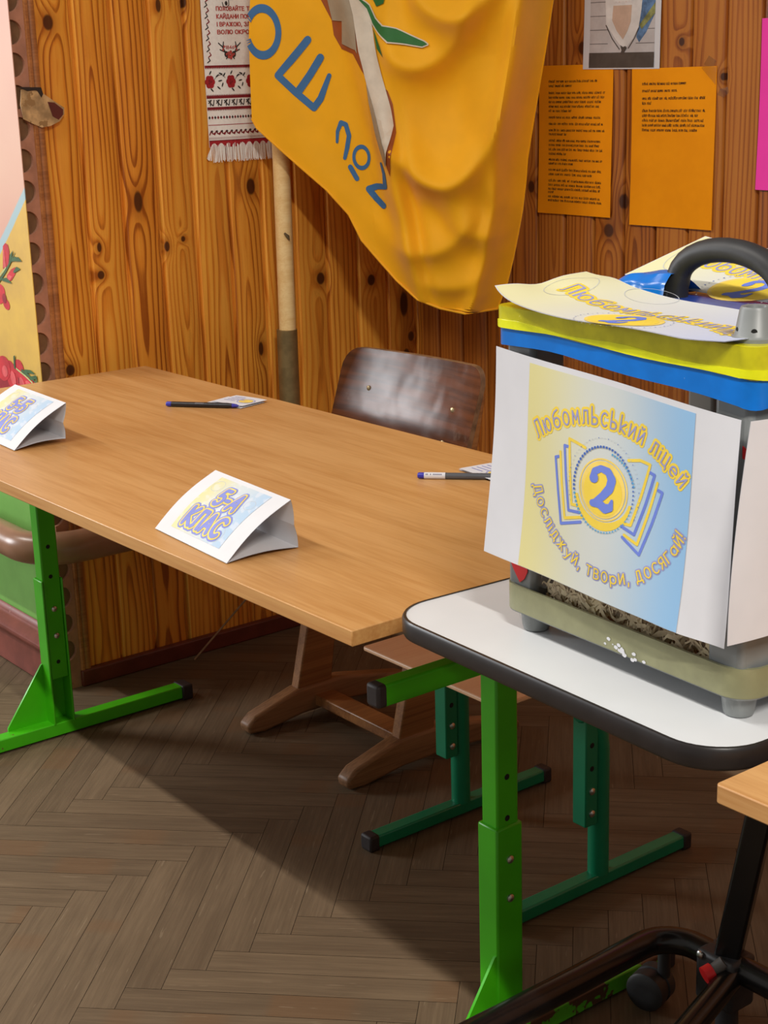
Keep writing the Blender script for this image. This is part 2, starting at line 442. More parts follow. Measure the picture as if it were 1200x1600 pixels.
# hand-drawn letter shapes: pen strokes in a cell of height 1
CAPS = {
 'А': [[(0, 0), (.3, 1), (.6, 0)], [(.1, .34), (.5, .34)]],
 'Б': [[(.52, 1), (0, 1), (0, 0), (.28, 0)] + _arc(.28, .28, .28, .28, -90, 90) + [(0, .56)]],
 'В': [[(0, 0), (0, 1), (.26, 1)] + _arc(.26, .77, .22, .23, 90, -90) + [(0, .54)], [(.26, .54)] + _arc(.26, .27, .28, .27, 90, -90) + [(0, 0)]],
 'Г': [[(0, 0), (0, 1), (.45, 1)]],
 'Д': [[(0, -.2), (0, .03), (.66, .03), (.66, -.2)], [(.12, .03), (.22, 1), (.54, 1), (.54, .03)]],
 'Е': [[(.48, 1), (0, 1), (0, 0), (.5, 0)], [(0, .52), (.42, .52)]],
 'Ж': [[(.4, 0), (.4, 1)], [(0, 1), (.36, .5), (0, 0)], [(.8, 1), (.44, .5), (.8, 0)], [(.36, .5), (.44, .5)]],
 'З': [_arc(.2, .77, .22, .23, 160, -90) + _arc(.2, .27, .27, .27, 90, -155)],
 'И': [[(0, 1), (0, 0), (.52, 1), (.52, 0)]],
 'Й': [[(0, 1), (0, 0), (.52, 1), (.52, 0)], _arc(.26, 1.28, .14, .12, 180, 360, 6)],
 'І': [[(0, 0), (0, 1)]],
 'К': [[(0, 0), (0, 1)], [(.48, 1), (.02, .48), (.5, 0)]],
 'Л': [[(0, 0), (.1, .08), (.16, 1), (.54, 1), (.54, 0)]],
 'М': [[(0, 0), (.04, 1), (.33, .3), (.62, 1), (.66, 0)]],
 'Н': [[(0, 0), (0, 1)], [(.52, 0), (.52, 1)], [(0, .52), (.52, .52)]],
 'О': [_o(.32, .5, .32, .5)],
 'П': [[(0, 0), (0, 1), (.52, 1), (.52, 0)]],
 'Р': [[(0, 0), (0, 1), (.26, 1)] + _arc(.26, .74, .25, .26, 90, -90) + [(0, .48)]],
 'С': [_arc(.34, .5, .34, .5, 48, 312, 14)],
 'Т': [[(0, 1), (.58, 1)], [(.29, 1), (.29, 0)]],
 'У': [[(0, 1), (.28, .38)], [(.54, 1), (.22, .12), (.06, 0)]],
 'Х': [[(0, 0), (.52, 1)], [(0, 1), (.52, 0)]],
 'Ц': [[(0, 1), (0, 0), (.58, 0), (.58, -.22)], [(.48, 1), (.48, 0)]],
 'Ю': [[(0, 0), (0, 1)], [(0, .5), (.2, .5)], _o(.5, .5, .3, .5)],
 'Я': [[(.5, 0), (.5, 1), (.25, 1)] + _arc(.25, .74, .25, .26, 90, 270) + [(.5, .48)], [(.26, .48), (0, 0)]],
 '1': [[(0, .76), (.2, 1), (.2, 0)]], '4': [[(.4, 0), (.4, 1), (0, .3), (.55, .3)]],
 '5': [[(.48, 1), (.08, 1), (.03, .55)] + _arc(.24, .31, .27, .31, 118, -140, 12)],
 '6': [[(.42, .96), (.12, .62)] + _arc(.26, .28, .26, .28, 155, 515, 14)], '8': [_o(.25, .76, .20, .24), _o(.25, .27, .25, .27)],
 '-': [[(0, .42), (.26, .42)]], ',': [[(.06, .06), (.0, -.2)]], '!': [[(0, 1), (0, .3)], [(0, .02), (0, .05)]],
}
LOWS = {
 'а': [_o(.25, .29, .25, .29), [(.5, .56), (.5, 0)]], 'б': [_o(.27, .28, .27, .28), [(.01, .34), (.04, .72), (.24, .90), (.50, .98)]],
 'е': [[(.02, .29), (.50, .29)] + _arc(.26, .29, .25, .29, 0, 300, 12)], 'і': [[(0, 0), (0, .55)], [(0, .76), (.005, .78)]],
 'р': [[(0, -.24), (0, .56)], _o(.24, .28, .24, .28)], 'у': [[(0, .56), (.24, .1)], [(.46, .56), (.14, -.22), (0, -.24)]],
 'ь': [[(0, .98), (0, 0), (.20, 0)] + _arc(.20, .20, .22, .20, -90, 90) + [(0, .40)]], 'к': [[(0, 0), (0, .98)], [(.40, .56), (.02, .26), (.42, 0)]],
 'e': [[(.02, .29), (.50, .29)] + _arc(.26, .29, .25, .29, 0, 300, 12)], 'l': [[(0, 0), (0, 1)]], 'x': [[(0, 0), (.4, .56)], [(0, .56), (.4, 0)]],
}
_txt = {}
def glyph(ch):
    if ch in CAPS: return CAPS[ch], .72
    if ch in LOWS: return LOWS[ch], .72
    return CAPS[ch.upper()], .54
def text_tris(s, bold=0.0, shear=0.0):
    """triangles of a line of drawn lettering of size 1, starting at x = 0"""
    key = (s, bold)
    if key not in _txt:
        t = []; x = 0.0
        for ch in s:
            if ch == ' ': x += .28; continue
            g, sc = glyph(ch)
            xs = [p[0] for pl in g for p in pl]
            for pl in g: t += stroke([(x + (p[0] - min(xs)) * sc, p[1] * sc) for p in pl], .085 + 2 * bold)
            x += (max(xs) - min(xs)) * sc + .17
        _txt[key] = t
    return _txt[key]
def bounds(t):
    xs = [p[0] for k in t for p in k]; ys = [p[1] for k in t for p in k]
    return min(xs), max(xs), min(ys), max(ys)
def place(t, sx, sy, ox, oy, rot=0.0):
    c, s = math.cos(rot), math.sin(rot)
    return [tuple((ox + c * x * sx - s * y * sy, oy + s * x * sx + c * y * sy) for x, y in k) for k in t]
def line_of(s, x, y, h, width=None, bold=0.0, rot=0.0, shear=0.0):
    t = text_tris(s, bold, shear); b = bounds(text_tris(s, 0.0, shear))
    sx = h if width is None else width / (b[1] - b[0])
    return place([tuple((p[0] - b[0], p[1]) for p in k) for k in t], sx, h, x, y, rot)
def on_arc(s, c, r, a0, a1, h, bold=0.0, out=True, wide=1.0):
    """letters along an arc from angle a0 to a1; out=True: tops point away from the centre"""
    ws = []
    for ch in s:
        if ch == ' ': ws.append(0.28); continue
        b = bounds(text_tris(ch)); ws.append(b[1] - b[0] + 0.10)
    tot = sum(ws); pos = 0.0; res = []
    for ch, wd in zip(s, ws):
        mid = (pos + wd / 2) / tot; pos += wd
        if ch == ' ': continue
        a = a0 + (a1 - a0) * mid
        b = bounds(text_tris(ch)); cx = (b[0] + b[1]) / 2
        sx = abs(a1 - a0) * r / tot * wide
        rot = a - PI / 2 if out else a + PI / 2
        px, py = c[0] + r * math.cos(a), c[1] + r * math.sin(a)
        res += place([tuple((p[0] - cx, p[1]) for p in k) for k in text_tris(ch, bold)], sx, h, px, py, rot)
    return res

class Sheet:
    """a surface S(u, v) -> Vector with a base grid and printed shapes that follow it"""
    def __init__(s, S, umin, umax, vmin, vmax, maxlen=0.012, eps=1e-3):
        s.S = S; s.b = (umin, umax, vmin, vmax); s.bm = bmesh.new(); s.uv = s.bm.loops.layers.uv.new('UVMap'); s.maxlen = maxlen; s.eps = eps
    def N(s, u, v):
        e = s.eps
        a = s.S(u + e, v) - s.S(u - e, v); b = s.S(u, v + e) - s.S(u, v - e)
        return a.cross(b).normalized()
    def grid(s, nu, nv, mat=0, back=0.0, clip=None):
        u0, u1, v0, v1 = s.b
        for off in ([0.0, -back] if back else [0.0]):
            vs = [[s.bm.verts.new(s.S(u0 + (u1 - u0) * i / nu, v0 + (v1 - v0) * j / nv) + (s.N(u0 + (u1 - u0) * i / nu, v0 + (v1 - v0) * j / nv) * off if off else Vector((0, 0, 0)))) for j in range(nv + 1)] for i in range(nu + 1)]
            for i in range(nu):
                for j in range(nv):
                    q = (vs[i][j], vs[i + 1][j], vs[i + 1][j + 1], vs[i][j + 1])
                    f = s.bm.faces.new(q if not off else tuple(reversed(q))); f.material_index = mat; f.smooth = True
    def put(s, tris, mat, off=0.0003, uvbox=None):
        u0, u1, v0, v1 = uvbox or s.b
        for tri_ in tris: s._put(tri_, mat, off + random.random() * 5e-5, (u0, u1, v0, v1))
    def _put(s, tri_, mat, off, uvb):
        u0, u1, v0, v1 = uvb
        stack = [tri_]; ml2 = s.maxlen ** 2; cache = {}
        def vert(p):
            k = (round(p[0], 6), round(p[1], 6))
            if k not in cache: cache[k] = s.bm.verts.new(s.S(*p) + s.N(*p) * off)
            return cache[k]
        while stack:
            a, b, c = stack.pop()
            area = (b[0] - a[0]) * (c[1] - a[1]) - (b[1] - a[1]) * (c[0] - a[0])
            if abs(area) < 1e-12: continue
            if area < 0: b, c = c, b
            l = [((b[0] - a[0]) ** 2 + (b[1] - a[1]) ** 2, a, b, c), ((c[0] - b[0]) ** 2 + (c[1] - b[1]) ** 2, b, c, a), ((a[0] - c[0]) ** 2 + (a[1] - c[1]) ** 2, c, a, b)]
            L, p, q, o = max(l, key=lambda k: k[0])
            if L > ml2:
                m = ((p[0] + q[0]) / 2, (p[1] + q[1]) / 2); stack += [(p, m, o), (m, q, o)]; continue
            try:
                f = s.bm.faces.new((vert(a), vert(b), vert(c)))
            except ValueError: continue
            f.material_index = mat; f.smooth = True
            for lp, p2 in zip(f.loops, (a, b, c)): lp[s.uv].uv = ((p2[0] - u0) / (u1 - u0), (p2[1] - v0) / (v1 - v0))
    def rect(s, u0, v0, u1, v1, mat, off=0.0002):
        s.put([((u0, v0), (u1, v0), (u1, v1)), ((u0, v0), (u1, v1), (u0, v1))], mat, off, (u0, u1, v0, v1))

# =================================================================== THE ROOM
def floor():
    bm = bmesh.new(); lay = bm.verts.layers.float_vector.new('board')
    L, W = 0.416, 0.052; n = 8; g = 0.0004
    rot = Matrix.Rotation(math.radians(45), 4, 'Z') ; org = Vector((1.107, -0.234, 0))
    k = 0
    def board(x, y, w_, h_, horiz):
        nonlocal k
        c = rot @ Vector((x + w_ / 2, y + h_ / 2, 0)) + org
        if not (-1.3 < c.x < 4.6 and -3.2 < c.y < 1.05): return
        k += 1
        vs = []
        for (px, py) in ((x + g, y + g), (x + w_ - g, y + g), (x + w_ - g, y + h_ - g), (x + g, y + h_ - g)):
            v = bm.verts.new(rot @ Vector((px, py, 0)) + org)
            v[lay] = ((px - x) if horiz else (py - y), (py - y) if horiz else (px - x), k * 1.37)
            vs.append(v)
        bm.faces.new(vs)
    for a in range(-110, 111):
        for b in range(-14, 15):
            ox, oy = (a + b * n) * W, (a - b * n) * W
            board(ox, oy, L, W, True)
            board(ox, oy + W, W, L, False)
    v = [bm.verts.new(p) for p in ((-1.6, -3.6, -0.003), (5, -3.6, -0.003), (5, 1.1, -0.003), (-1.6, 1.1, -0.003))]
    f = bm.faces.new(v); f.material_index = 1
    return structure(finish('floor', bm, [parquet_mat(), M('floor_joints', (38, 28, 20), 0.9)]))
floor()

def boarded_wall(name, axis, start, pitch, count, z0, z1, mat):
    bm = bmesh.new(); lay = bm.verts.layers.float_vector.new('board')
    prof = [(0, -.0095), (.0022, -.0095), (.0040, -.0024), (.0062, 0), (.0757, 0), (.0780, -.0018), (.0798, -.0088), (pitch, -.0095)]
    for k in range(count):
        a0 = start + k * pitch
        rows = []
        for z in (z0, z1):
            r = []
            for s, d in prof:
                p = (d, a0 + s, z) if axis == 'y' else (a0 + s, 0.945 - d, z)
                v = bm.verts.new(p); v[lay] = (s - pitch / 2, z, k * 2.13 + (0.0 if axis == 'y' else 57.0)); r.append(v)
            rows.append(r)
        for i in range(len(prof) - 1):
            q = (rows[0][i], rows[0][i + 1], rows[1][i + 1], rows[1][i])
            bm.faces.new(q)
    # the masonry behind the boards
    lo, hi = ((-0.05, start, z0), (-0.0105, start + pitch * count, z1)) if axis == 'y' else ((start, 0.9565, z0), (start + pitch * count, 1.0, z1))
    box(bm, lo, hi)
    return structure(finish(name, bm, mat))
KL = [(.045, 1.335, .011, .015), (.211, .988, .010, .022), (.115, .850, .008, .009), (.116, .905, .005, .010), (.271, .893, .006, .011), (.483, 1.0, .011, .018),
      (.030, .668, .010, .012), (.287, 1.366, .006, .014), (.345, 1.372, .007, .012), (.796, .770, .011, .013), (.655, .788, .011, .014), (.488, .652, .006, .016),
      (.889, .705, .012, .030), (.908, .627, .009, .012), (.893, .586, .010, .014), (.310, .905, .005, .006)]
KR = [(.380, 1.175, .010, .014), (.373, .983, .010, .013), (.523, 1.26, .012, .013), (.783, 1.264, .007, .008), (.641, .964, .014, .016), (.600, .905, .014, .014), (.884, 1.20, .006, .007), (1.10, 1.1, .01, .012)]
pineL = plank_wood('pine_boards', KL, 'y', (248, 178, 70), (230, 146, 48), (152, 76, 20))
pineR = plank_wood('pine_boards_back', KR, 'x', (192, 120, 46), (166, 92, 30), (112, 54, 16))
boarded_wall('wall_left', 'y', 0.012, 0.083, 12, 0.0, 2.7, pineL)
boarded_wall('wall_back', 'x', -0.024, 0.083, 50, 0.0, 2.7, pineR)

# the plastered wall with the mural, left of the boards
def mural_wall():
    bm = bmesh.new()
    box(bm, (-2.4, -0.0380, 0), (-0.009, 0.06, 2.7), 0)
    box(bm, (-0.009, -0.0380, 0.45), (0.0085, -0.0365, 2.7), 0)
    S = lambda u, v: Vector((u, -0.0380, v))
    sh = Sheet(S, -1, 0, 0, 2, 0.05); sh.bm.free(); sh.bm = bm; sh.uv = bm.loops.layers.uv.new('UVMap')
    R, D, P, G, LG = 1, 2, 3, 4, 5
    # upper stem with buds
    sh.put(poly2([(-.122, .868), (-.112, .914), (-.100, .921), (-.088, .918), (-.084, .905), (-.096, .872)]), R, .0008)
    sh.put(poly2([(-.118, .870), (-.113, .905), (-.106, .908), (-.106, .872)]), P, .0012)
    sh.put(poly2([(-.108, .842), (-.086, .848), (-.066, .862), (-.060, .872), (-.064, .876), (-.084, .870), (-.106, .856)]), R, .0008)
    sh.put(poly2([(-.112, .842), (-.092, .848), (-.080, .856), (-.098, .858)]), P, .0012)
    sh.put(stroke([(-.15, .838), (-.110, .864), (-.078, .888), (-.058, .905)], .006, taper=[1, 1, .8, .2]), G, .0014)
    for a, b in (((-.090, .878), (-.066, .908)), ((-.076, .888), (-.040, .892)), ((-.070, .866), (-.040, .874)), ((-.060, .890), (-.030, .890)), ((-.13, .846), (-.085, .842))):
        sh.put(stroke([a, ((a[0] + b[0]) / 2, (a[1] + b[1]) / 2 + .003), b], .009, taper=[.5, 1, .1]), G, .0016)
    sh.put(stroke([(-.15, .846), (-.105, .872)], .003), LG, .002)
    sh.put(ellipse((-.150, .815), .028, .020, 18, .3), R, .0008); sh.put(ellipse((-.122, .797), .016, .011, 14, -.3), R, .0008); sh.put(ellipse((-.128, .808), .010, .010, 14), D, .0012)
    # lower flowers
    for cx, cz, rx, rz, rr, mm in ((-.165, .660, .034, .026, .3, R), (-.200, .640, .04, .03, 0, D), (-.128, .650, .026, .032, .5, R), (-.150, .630, .024, .028, -.4, D), (-.090, .668, .022, .020, 0, R), (-.088, .640, .022, .026, .7, R), (-.100, .655, .020, .018, .2, D), (-.050, .643, .034, .016, -.25, R), (-.020, .640, .018, .010, -.2, D)):
        sh.put(ellipse((cx, cz), rx, rz, 20, rr), mm, .0008 + random.random() * .0006)
    for cx, cz, rx, rz, rr in ((-.158, .655, .014, .012, .4), (-.120, .645, .012, .016, .4), (-.080, .640, .010, .014, .7), (-.048, .642, .016, .006, -.25)):
        sh.put(ellipse((cx, cz), rx, rz, 16, rr), P, .0018)
    for pts in ([(-.108, .670), (-.106, .690), (-.103, .694)], [(-.075, .667), (-.045, .660), (-.012, .650)], [(-.06, .668), (-.035, .670), (-.018, .668)], [(-.04, .656), (-.012, .662), (-.011, .640)]):
        sh.put(stroke(pts, .007, taper=[1, 1, .3]), G, .002)
    sh.put(stroke([(-.10, .668), (-.06, .658), (-.03, .648)], .0035), LG, .0024)
    return structure(finish('wall_far_left', bm, ['mural', M('painted_red', (206, 40, 52), .5, .12, 30), M('painted_dark_red', (160, 20, 38), .5, .12, 30), M('painted_rose', (226, 92, 96), .5, .12, 30), M('painted_leaf', (66, 104, 62), .5, .15, 30), M('painted_pale_stem', (190, 206, 140), .5, .1, 30)]))
mural_wall()

# skirting boards
bm = bmesh.new(); box(bm, (0.0, -0.01, 0), (0.018, 0.945, 0.036)); structure(finish('baseboard_left', bm, 'maroon', bevel=0.003))
bm = bmesh.new(); box(bm, (0.018, 0.927, 0), (4.1, 0.945, 0.036)); structure(finish('baseboard_back', bm, 'maroon', bevel=0.003))
bm = bmesh.new()
prof = [(-.037, 0), (-.066, 0), (-.066, .012), (-.060, .062), (-.062, .070), (-.072, .080), (-.072, .092), (-.060, .100), (-.048, .106), (-.044, .118), (-.037, .124)]
a = [bm.verts.new((-2.4, y, z)) for y, z in prof]; b = [bm.verts.new((-0.012, y, z)) for y, z in prof]
for i in range(len(prof)): bm.faces.new((a[i], a[(i + 1) % len(prof)], b[(i + 1) % len(prof)], b[i]))
bm.faces.new(a); bm.faces.new(list(reversed(b)))
structure(finish('baseboard_far_left', bm, 'maroon2', bevel=0.004))

# scalloped trim on the corner, with its recess board and batten
bm = bmesh.new()
box(bm, (-0.0085, -0.0365, 0.0), (0.0012, 0.0, 2.7), 1)
zc = 1.318 + 0.0587 * 23
pts = []
while zc > 0.03:
    if zc < 2.66:
        for i in range(13):
            t = PI / 2 - PI * i / 12
            pts.append((-0.037 + 0.0225 * math.cos(t), zc + 0.0225 * math.sin(t)))
    zc -= 0.0587
poly = [(-0.0085, 0.0), (-0.0085, 2.7), (-0.037, 2.7)] + pts + [(-0.037, 0.0)]
tri = poly2(poly)
fr = {}; bk = {}
for T in tri:
    ar = (T[1][0] - T[0][0]) * (T[2][1] - T[0][1]) - (T[1][1] - T[0][1]) * (T[2][0] - T[0][0])
    if abs(ar) < 1e-12: continue
    if ar < 0: T = (T[0], T[2], T[1])
    for d, x, rev in ((fr, 0.0095, False), (bk, 0.001, True)):
        vs = []
        for p in T:
            if p not in d: d[p] = bm.verts.new((x, p[0], p[1]))
            vs.append(d[p])
        try: bm.faces.new(vs if not rev else list(reversed(vs)))
        except ValueError: pass
for i in range(len(poly)):
    p, q = poly[i], poly[(i + 1) % len(poly)]
    if p in fr and q in fr and p in bk and q in bk:
        try: bm.faces.new((fr[p], bk[p], bk[q], fr[q]))
        except ValueError: pass
structure(finish('trim_1', bm, ['trim', 'trim_back']))
bm = bmesh.new()
prism(bm, [(-.006, -.0085), (.011, -.0083), (.0145, -.006), (.0145, -.0015), (.0105, .0005), (.0125, .003), (.0135, .009), (.0115, .0135), (-.006, .014)], 0.0, 2.7)
structure(finish('trim_2', bm, 'batten'))
# the torn patch where something was ripped off the trim
T0 = thing('torn_tape_patch', 'torn beige tape patch stuck across the scalloped trim near the ceiling end', 'tape')
T0['label'] = 'torn beige scrap of tape stuck across the scalloped corner trim and first board'
def patch(name, pts, x, th, mat, par):
    bm = bmesh.new(); prism(bm, pts, 0, th, Matrix(((0, 0, 1, x), (1, 0, 0, 0), (0, 1, 0, 0), (0, 0, 0, 1)))); return finish(name, bm, mat, par)
patch('tape', [(-.034, 1.186), (-.030, 1.160), (-.010, 1.150), (.006, 1.143), (.024, 1.145), (.044, 1.153), (.055, 1.166), (.056, 1.178), (.034, 1.192), (.017, 1.204), (-.012, 1.216), (-.030, 1.214)], .0150, .0016, 'torn', T0)
o = patch('stain', [(.022, 1.190), (.030, 1.163), (.042, 1.156), (.052, 1.165), (.053, 1.175), (.036, 1.188)], .0168, .0006, M('stain_maroon', (96, 40, 34), .5, .1), T0); o['label'] = 'dark maroon end'
o = patch('slit', [(-.036, 1.219), (-.018, 1.211), (.002, 1.212), (.010, 1.198), (.014, 1.205), (.011, 1.217), (-.012, 1.218)], .0168, .0006, M('slit_dark', (40, 28, 24), .7), T0); o['label'] = 'dark slit'

# heating pipe bent round the corner
bm = bmesh.new()
sweep(bm, [(-2.3, -.108, .327), (-.02, -.108, .327)] + [(-.02 + .097 * math.sin(t), -.011 - .097 * math.cos(t), .327) for t in [PI / 2 * i / 10 for i in range(1, 10)]] + [(.077, -.008, .327), (.077, .30, .326), (.077, .90, .322)], .033, 20)
tag(finish('heating_pipe', bm, 'pipe'), 'brown painted heating pipe bending around the wall corner under the desk', 'pipe')

# =================================================================== BEECH DESK ON GREEN FRAMES
H = 0.667
desk = thing('school_desk', 'long beech-topped desk on bright green adjustable metal frames', 'desk', (0.83, -0.145, 0))
def rel(p, o): return tuple(a - b for a, b in zip(p, o))
bm = bmesh.new(); box(bm, (-0.7652, -0.3102, H - 0.018), (0.7632, 0.3102, H))
for f in bm.faces:
    f.normal_update()
    if abs(f.normal.z) < .5: f.material_index = 1
top = finish('tabletop', bm, ['table', 'table_edge'], desk, bevel=0.0012)
def desk_frame(xc, face, worn):
    """one T-shaped end frame; face = +1 when the outer face looks to +x"""
    x = xc
    yc = -0.008
    leg = None
    bm = bmesh.new()                                   # lower sleeve: a channel
    if worn: box(bm, (x - .0185, yc - .023, .028), (x + .0185, yc + .0215, .305))
    else:                                              # open on the side seen here
        box(bm, (x - .0185, yc - .023, .028), (x + .0185, yc - .019, .321)); box(bm, (x - .0185, yc + .0175, .028), (x + .0185, yc + .0215, .321)); box(bm, (x - .0185, yc - .023, .028), (x - .0145, yc + .0215, .321))
    leg = finish('leg', bm, 'green', desk, bevel=0.003)
    bm = bmesh.new(); box(bm, (x - .0145, yc - .019, .12 if not worn else .20), (x + .0155, yc + .0175, .53))
    inner = finish('inner_tube', bm, 'green', leg, bevel=0.003)
    for z in ((.372, .315) if worn else (.386, .327, .155)):
        bm = bolt_bm((x + .0155, yc - .002, z), 'x', .0042)
        for v in bm.verts: v.co.x = x + .0156 + (v.co.x - x - .0155) * .12
        finish('hole', bm, 'hole', leg)
    for z in ((.258, .203) if worn else (.262, .208)):
        finish('bolt', bolt_bm((x + (.0185 if worn else .0155), yc - .001, z), 'x', .0058), 'steel', leg)
    fx = x + (.028 if worn else 0)
    bm = bmesh.new(); box(bm, (fx - .0185 if worn else fx - .015, -.285, .004), (fx + .0185 if worn else fx + .015, .262, .030))
    foot = finish('foot', bm, 'green_worn' if worn else 'green_chip', desk, bevel=0.002)
    for s in (-1, 1):
        bm = bmesh.new(); box(bm, (fx - .0195, (-.300 if s < 0 else .255), 0.0), (fx + .0195, (-.278 if s < 0 else .279), .0315)); finish('foot_cap', bm, 'cap', foot, bevel=0.003)
    bm = bmesh.new()
    gx = x + .012 if worn else x - .016; gt = .128 if worn else .150; gb = .084 if worn else .105
    prism(bm, [(yc - .018, .029), (yc - .018, gt), (yc - .026, gt - .004), (yc - gb, .036), (yc - gb, .029)], gx, gx + .004, Matrix(((0, 0, 1, 0), (1, 0, 0, 0), (0, 1, 0, 0), (0, 0, 0, 1))))
    finish('gusset', bm, 'green', desk)
    bm = bmesh.new(); box(bm, (x - .0115, -.196, .517), (x + .0115, .196, .545))
    cb = finish('crossbar', bm, 'green', desk, bevel=0.003)
    for s in (-1, 1):
        bm = bmesh.new(); box(bm, (x - .0119, -.206 if s < 0 else .190, .5166), (x + .0119, -.190 if s < 0 else .206, .5454)); finish('end_cap', bm, 'cap', cb, bevel=0.004)
    bm = bmesh.new(); box(bm, (x - .012, yc - .03, .545), (x + .012, yc + .03, H - .018)); finish('top_bracket', bm, 'green', desk)
desk_frame(0.205 - 0.83, 1, False)
desk_frame(1.485 - 0.83, 1, True)

# =================================================================== WHITE TABLE
wt = thing('side_table', 'small white table with black rounded edging carrying the box', 'table', (1.64, -0.452, 0), math.radians(-2.6))
bm = bmesh.new(); prism(bm, rounded(0.0035, 0.0035, .4565, .5965, .052, 10), .682, .7002); finish('tabletop', bm, 'white_top', wt)
bm = bmesh.new()
o_, i_ = rounded(0, 0, .46, .60, .055, 10), rounded(.004, .004, .456, .596, .0515, 10)
prof = [(0.0, .6845), (0.0, .6985), (0.35, .7008), (1.0, .7012), (1.0, .680), (0.35, .6812)]
rings = [[bm.verts.new((o_[k][0] * (1 - t) + i_[k][0] * t, o_[k][1] * (1 - t) + i_[k][1] * t, z)) for k in range(len(o_))] for t, z in prof]
for a in range(len(prof)):
    A, B = rings[a], rings[(a + 1) % len(prof)]
    for k in range(len(o_)): f = bm.faces.new((A[k], A[(k + 1) % len(o_)], B[(k + 1) % len(o_)], B[k])); f.smooth = True
finish('edging', bm, 'black_edge', wt)
bm = bmesh.new(); box(bm, (.02, .03, .676), (.44, .57, .683)); finish('underside', bm, 'black_plastic', wt)
inv = (Matrix.Translation((1.64, -0.452, 0)) @ Matrix.Rotation(math.radians(-2.6), 4, 'Z')).inverted()
def W(*p): return tuple(inv @ Vector(p))
bm = bmesh.new()
sweep(bm, [W(1.592, -.62, .110), W(1.590, -.12, .110), W(1.587, .00, .110)] + [W(1.587 + .052 * (1 - math.cos(t)), .004 + .052 * math.sin(t), .110) for t in [PI / 2 * i / 8 for i in range(1, 9)]] + [W(1.70, .057, .110), W(1.95, .060, .110), W(2.14, .062, .110), W(2.19, .04, .110), W(2.205, -.02, .110), W(2.21, -.62, .110)], .0182, 16)
base = finish('base_frame', bm, 'black_metal', wt)
finish('bolt', bolt_bm(W(1.578, -.030, .1165), '-x', .006), 'steel', base)
bm = bmesh.new()
d = Vector(W(1.795, .06, .68)) - Vector(W(1.676, .056, .085))
a0, a1 = Vector(W(1.676, .056, .060)), Vector(W(1.795, .060, .68))
sweep(bm, [a0, a0.lerp(a1, .5), a1], .0235, 4, up=(0.3, 1, 0))
post = finish('post', bm, 'black_metal', wt, bevel=0.004)
bm = bmesh.new(); sweep(bm, [W(2.17, .06, .075), W(2.02, .06, .68)], .0235, 4, up=(0.3, 1, 0)); finish('post', bm, 'black_metal', wt, bevel=0.004)
bm = bmesh.new(); sweep(bm, [W(1.705, .045, .105), W(1.735, -.09, .085), W(1.772, -.30, .052), W(1.80, -.45, .032)], .0165, 14); finish('front_strut', bm, 'black_metal', wt)
bm = bmesh.new(); box(bm, (1.655, .030, .055), (1.716, .078, .128), mtx=inv); br = finish('joint_block', bm, 'black_plastic', wt, bevel=0.006)
for p in ((1.700, .0295, .112), (1.690, .0295, .070), (1.664, .0295, .122)): finish('bolt', bolt_bm(W(*p), '-y', .0055), 'steel', br)
bm = bmesh.new(); sweep(bm, [W(1.700, .034, .126), W(1.690, .020, .112)], .009, 10); lv = finish('lock_lever', bm, M('grey_lever', (96, 92, 88), .5), wt)
bm = bmesh.new(); sweep(bm, [W(1.691, .022, .1135), W(1.687, .011, .1095)], .0115, 16); o = finish('lock_button', bm, 'red', lv); o['label'] = 'red lock button'
def caster(cx, cy):
    bm = bmesh.new()
    m = Matrix.Translation(W(cx, cy, .0275)) @ Matrix.Rotation(math.radians(-2.6 + 20), 4, 'Z') @ Matrix.Rotation(PI / 2, 4, 'X')
    lathe(bm, [(.010, -.022), (.0235, -.022), (.0272, -.019), (.0275, -.004), (.0255, -.003), (.0255, .003), (.0275, .004), (.0272, .019), (.0235, .022), (.010, .022)], 28, m)
    c = finish('caster', bm, 'black_plastic', wt)
    bm = bmesh.new(); lathe(bm, [(.009, .045), (.009, .090)], 12, Matrix.Translation(Vector(W(cx + .012, cy + .012, 0)))); finish('caster_stem', bm, 'black_plastic', c)
caster(1.573, .038); caster(1.592, -.60); caster(2.21, -.60)
bm = bmesh.new(); lathe(bm, [(.016, .0), (.014, .062)], 14, Matrix.Translation(Vector(W(1.690, .055, 0)))); finish('foot_pad', bm, 'black_plastic', wt)

# =================================================================== BALLOT BOX
BX = (1.753, -0.389); BYAW = math.radians(-3.6); BW, BD = .318, .285; BZ = .7012
bxm = Matrix.Translation((BX[0], BX[1], BZ)) @ Matrix.Rotation(BYAW, 4, 'Z')
bal = thing('ballot_box', 'clear ballot box with yellow and blue taped lid on the white table', 'box', (BX[0], BX[1], BZ), BYAW)
def bpart(name, bm, mat, par=None, **k): return finish(name, bm, mat, par or bal, **k)
for fx, fy in ((.028, .022), (BW - .024, .022), (.028, BD - .024), (BW - .024, BD - .024)):
    bm = bmesh.new(); lathe(bm, [(.0125, 0), (.0135, .003), (.0165, .026)], 20, Matrix.Translation((fx, fy, 0))); bpart('foot', bm, 'grey_plastic')
for fx, fy in ((.028, .022), (BW - .024, .022)):
    bm = bmesh.new()
    for k in range(5):
        a = -PI * .85 + k * .42
        p = [Vector((fx + .0185 * math.cos(a), fy + .0185 * math.sin(a) - .003, .030)), Vector((fx + .0185 * math.cos(a + .5), fy + .0185 * math.sin(a + .5) - .003, .030)), Vector((fx + .0148 * math.cos(a + .25), fy + .0148 * math.sin(a + .25), .006))]
        bm.faces.new([bm.verts.new(v) for v in p])
    bpart('clear_tape', bm, 'clear_tape')
bm = bmesh.new(); prism(bm, rounded(0, 0, BW, BD, .022, 8), .020, .026); bpart('floor_panel', bm, 'grey_plastic')
bm = bmesh.new()
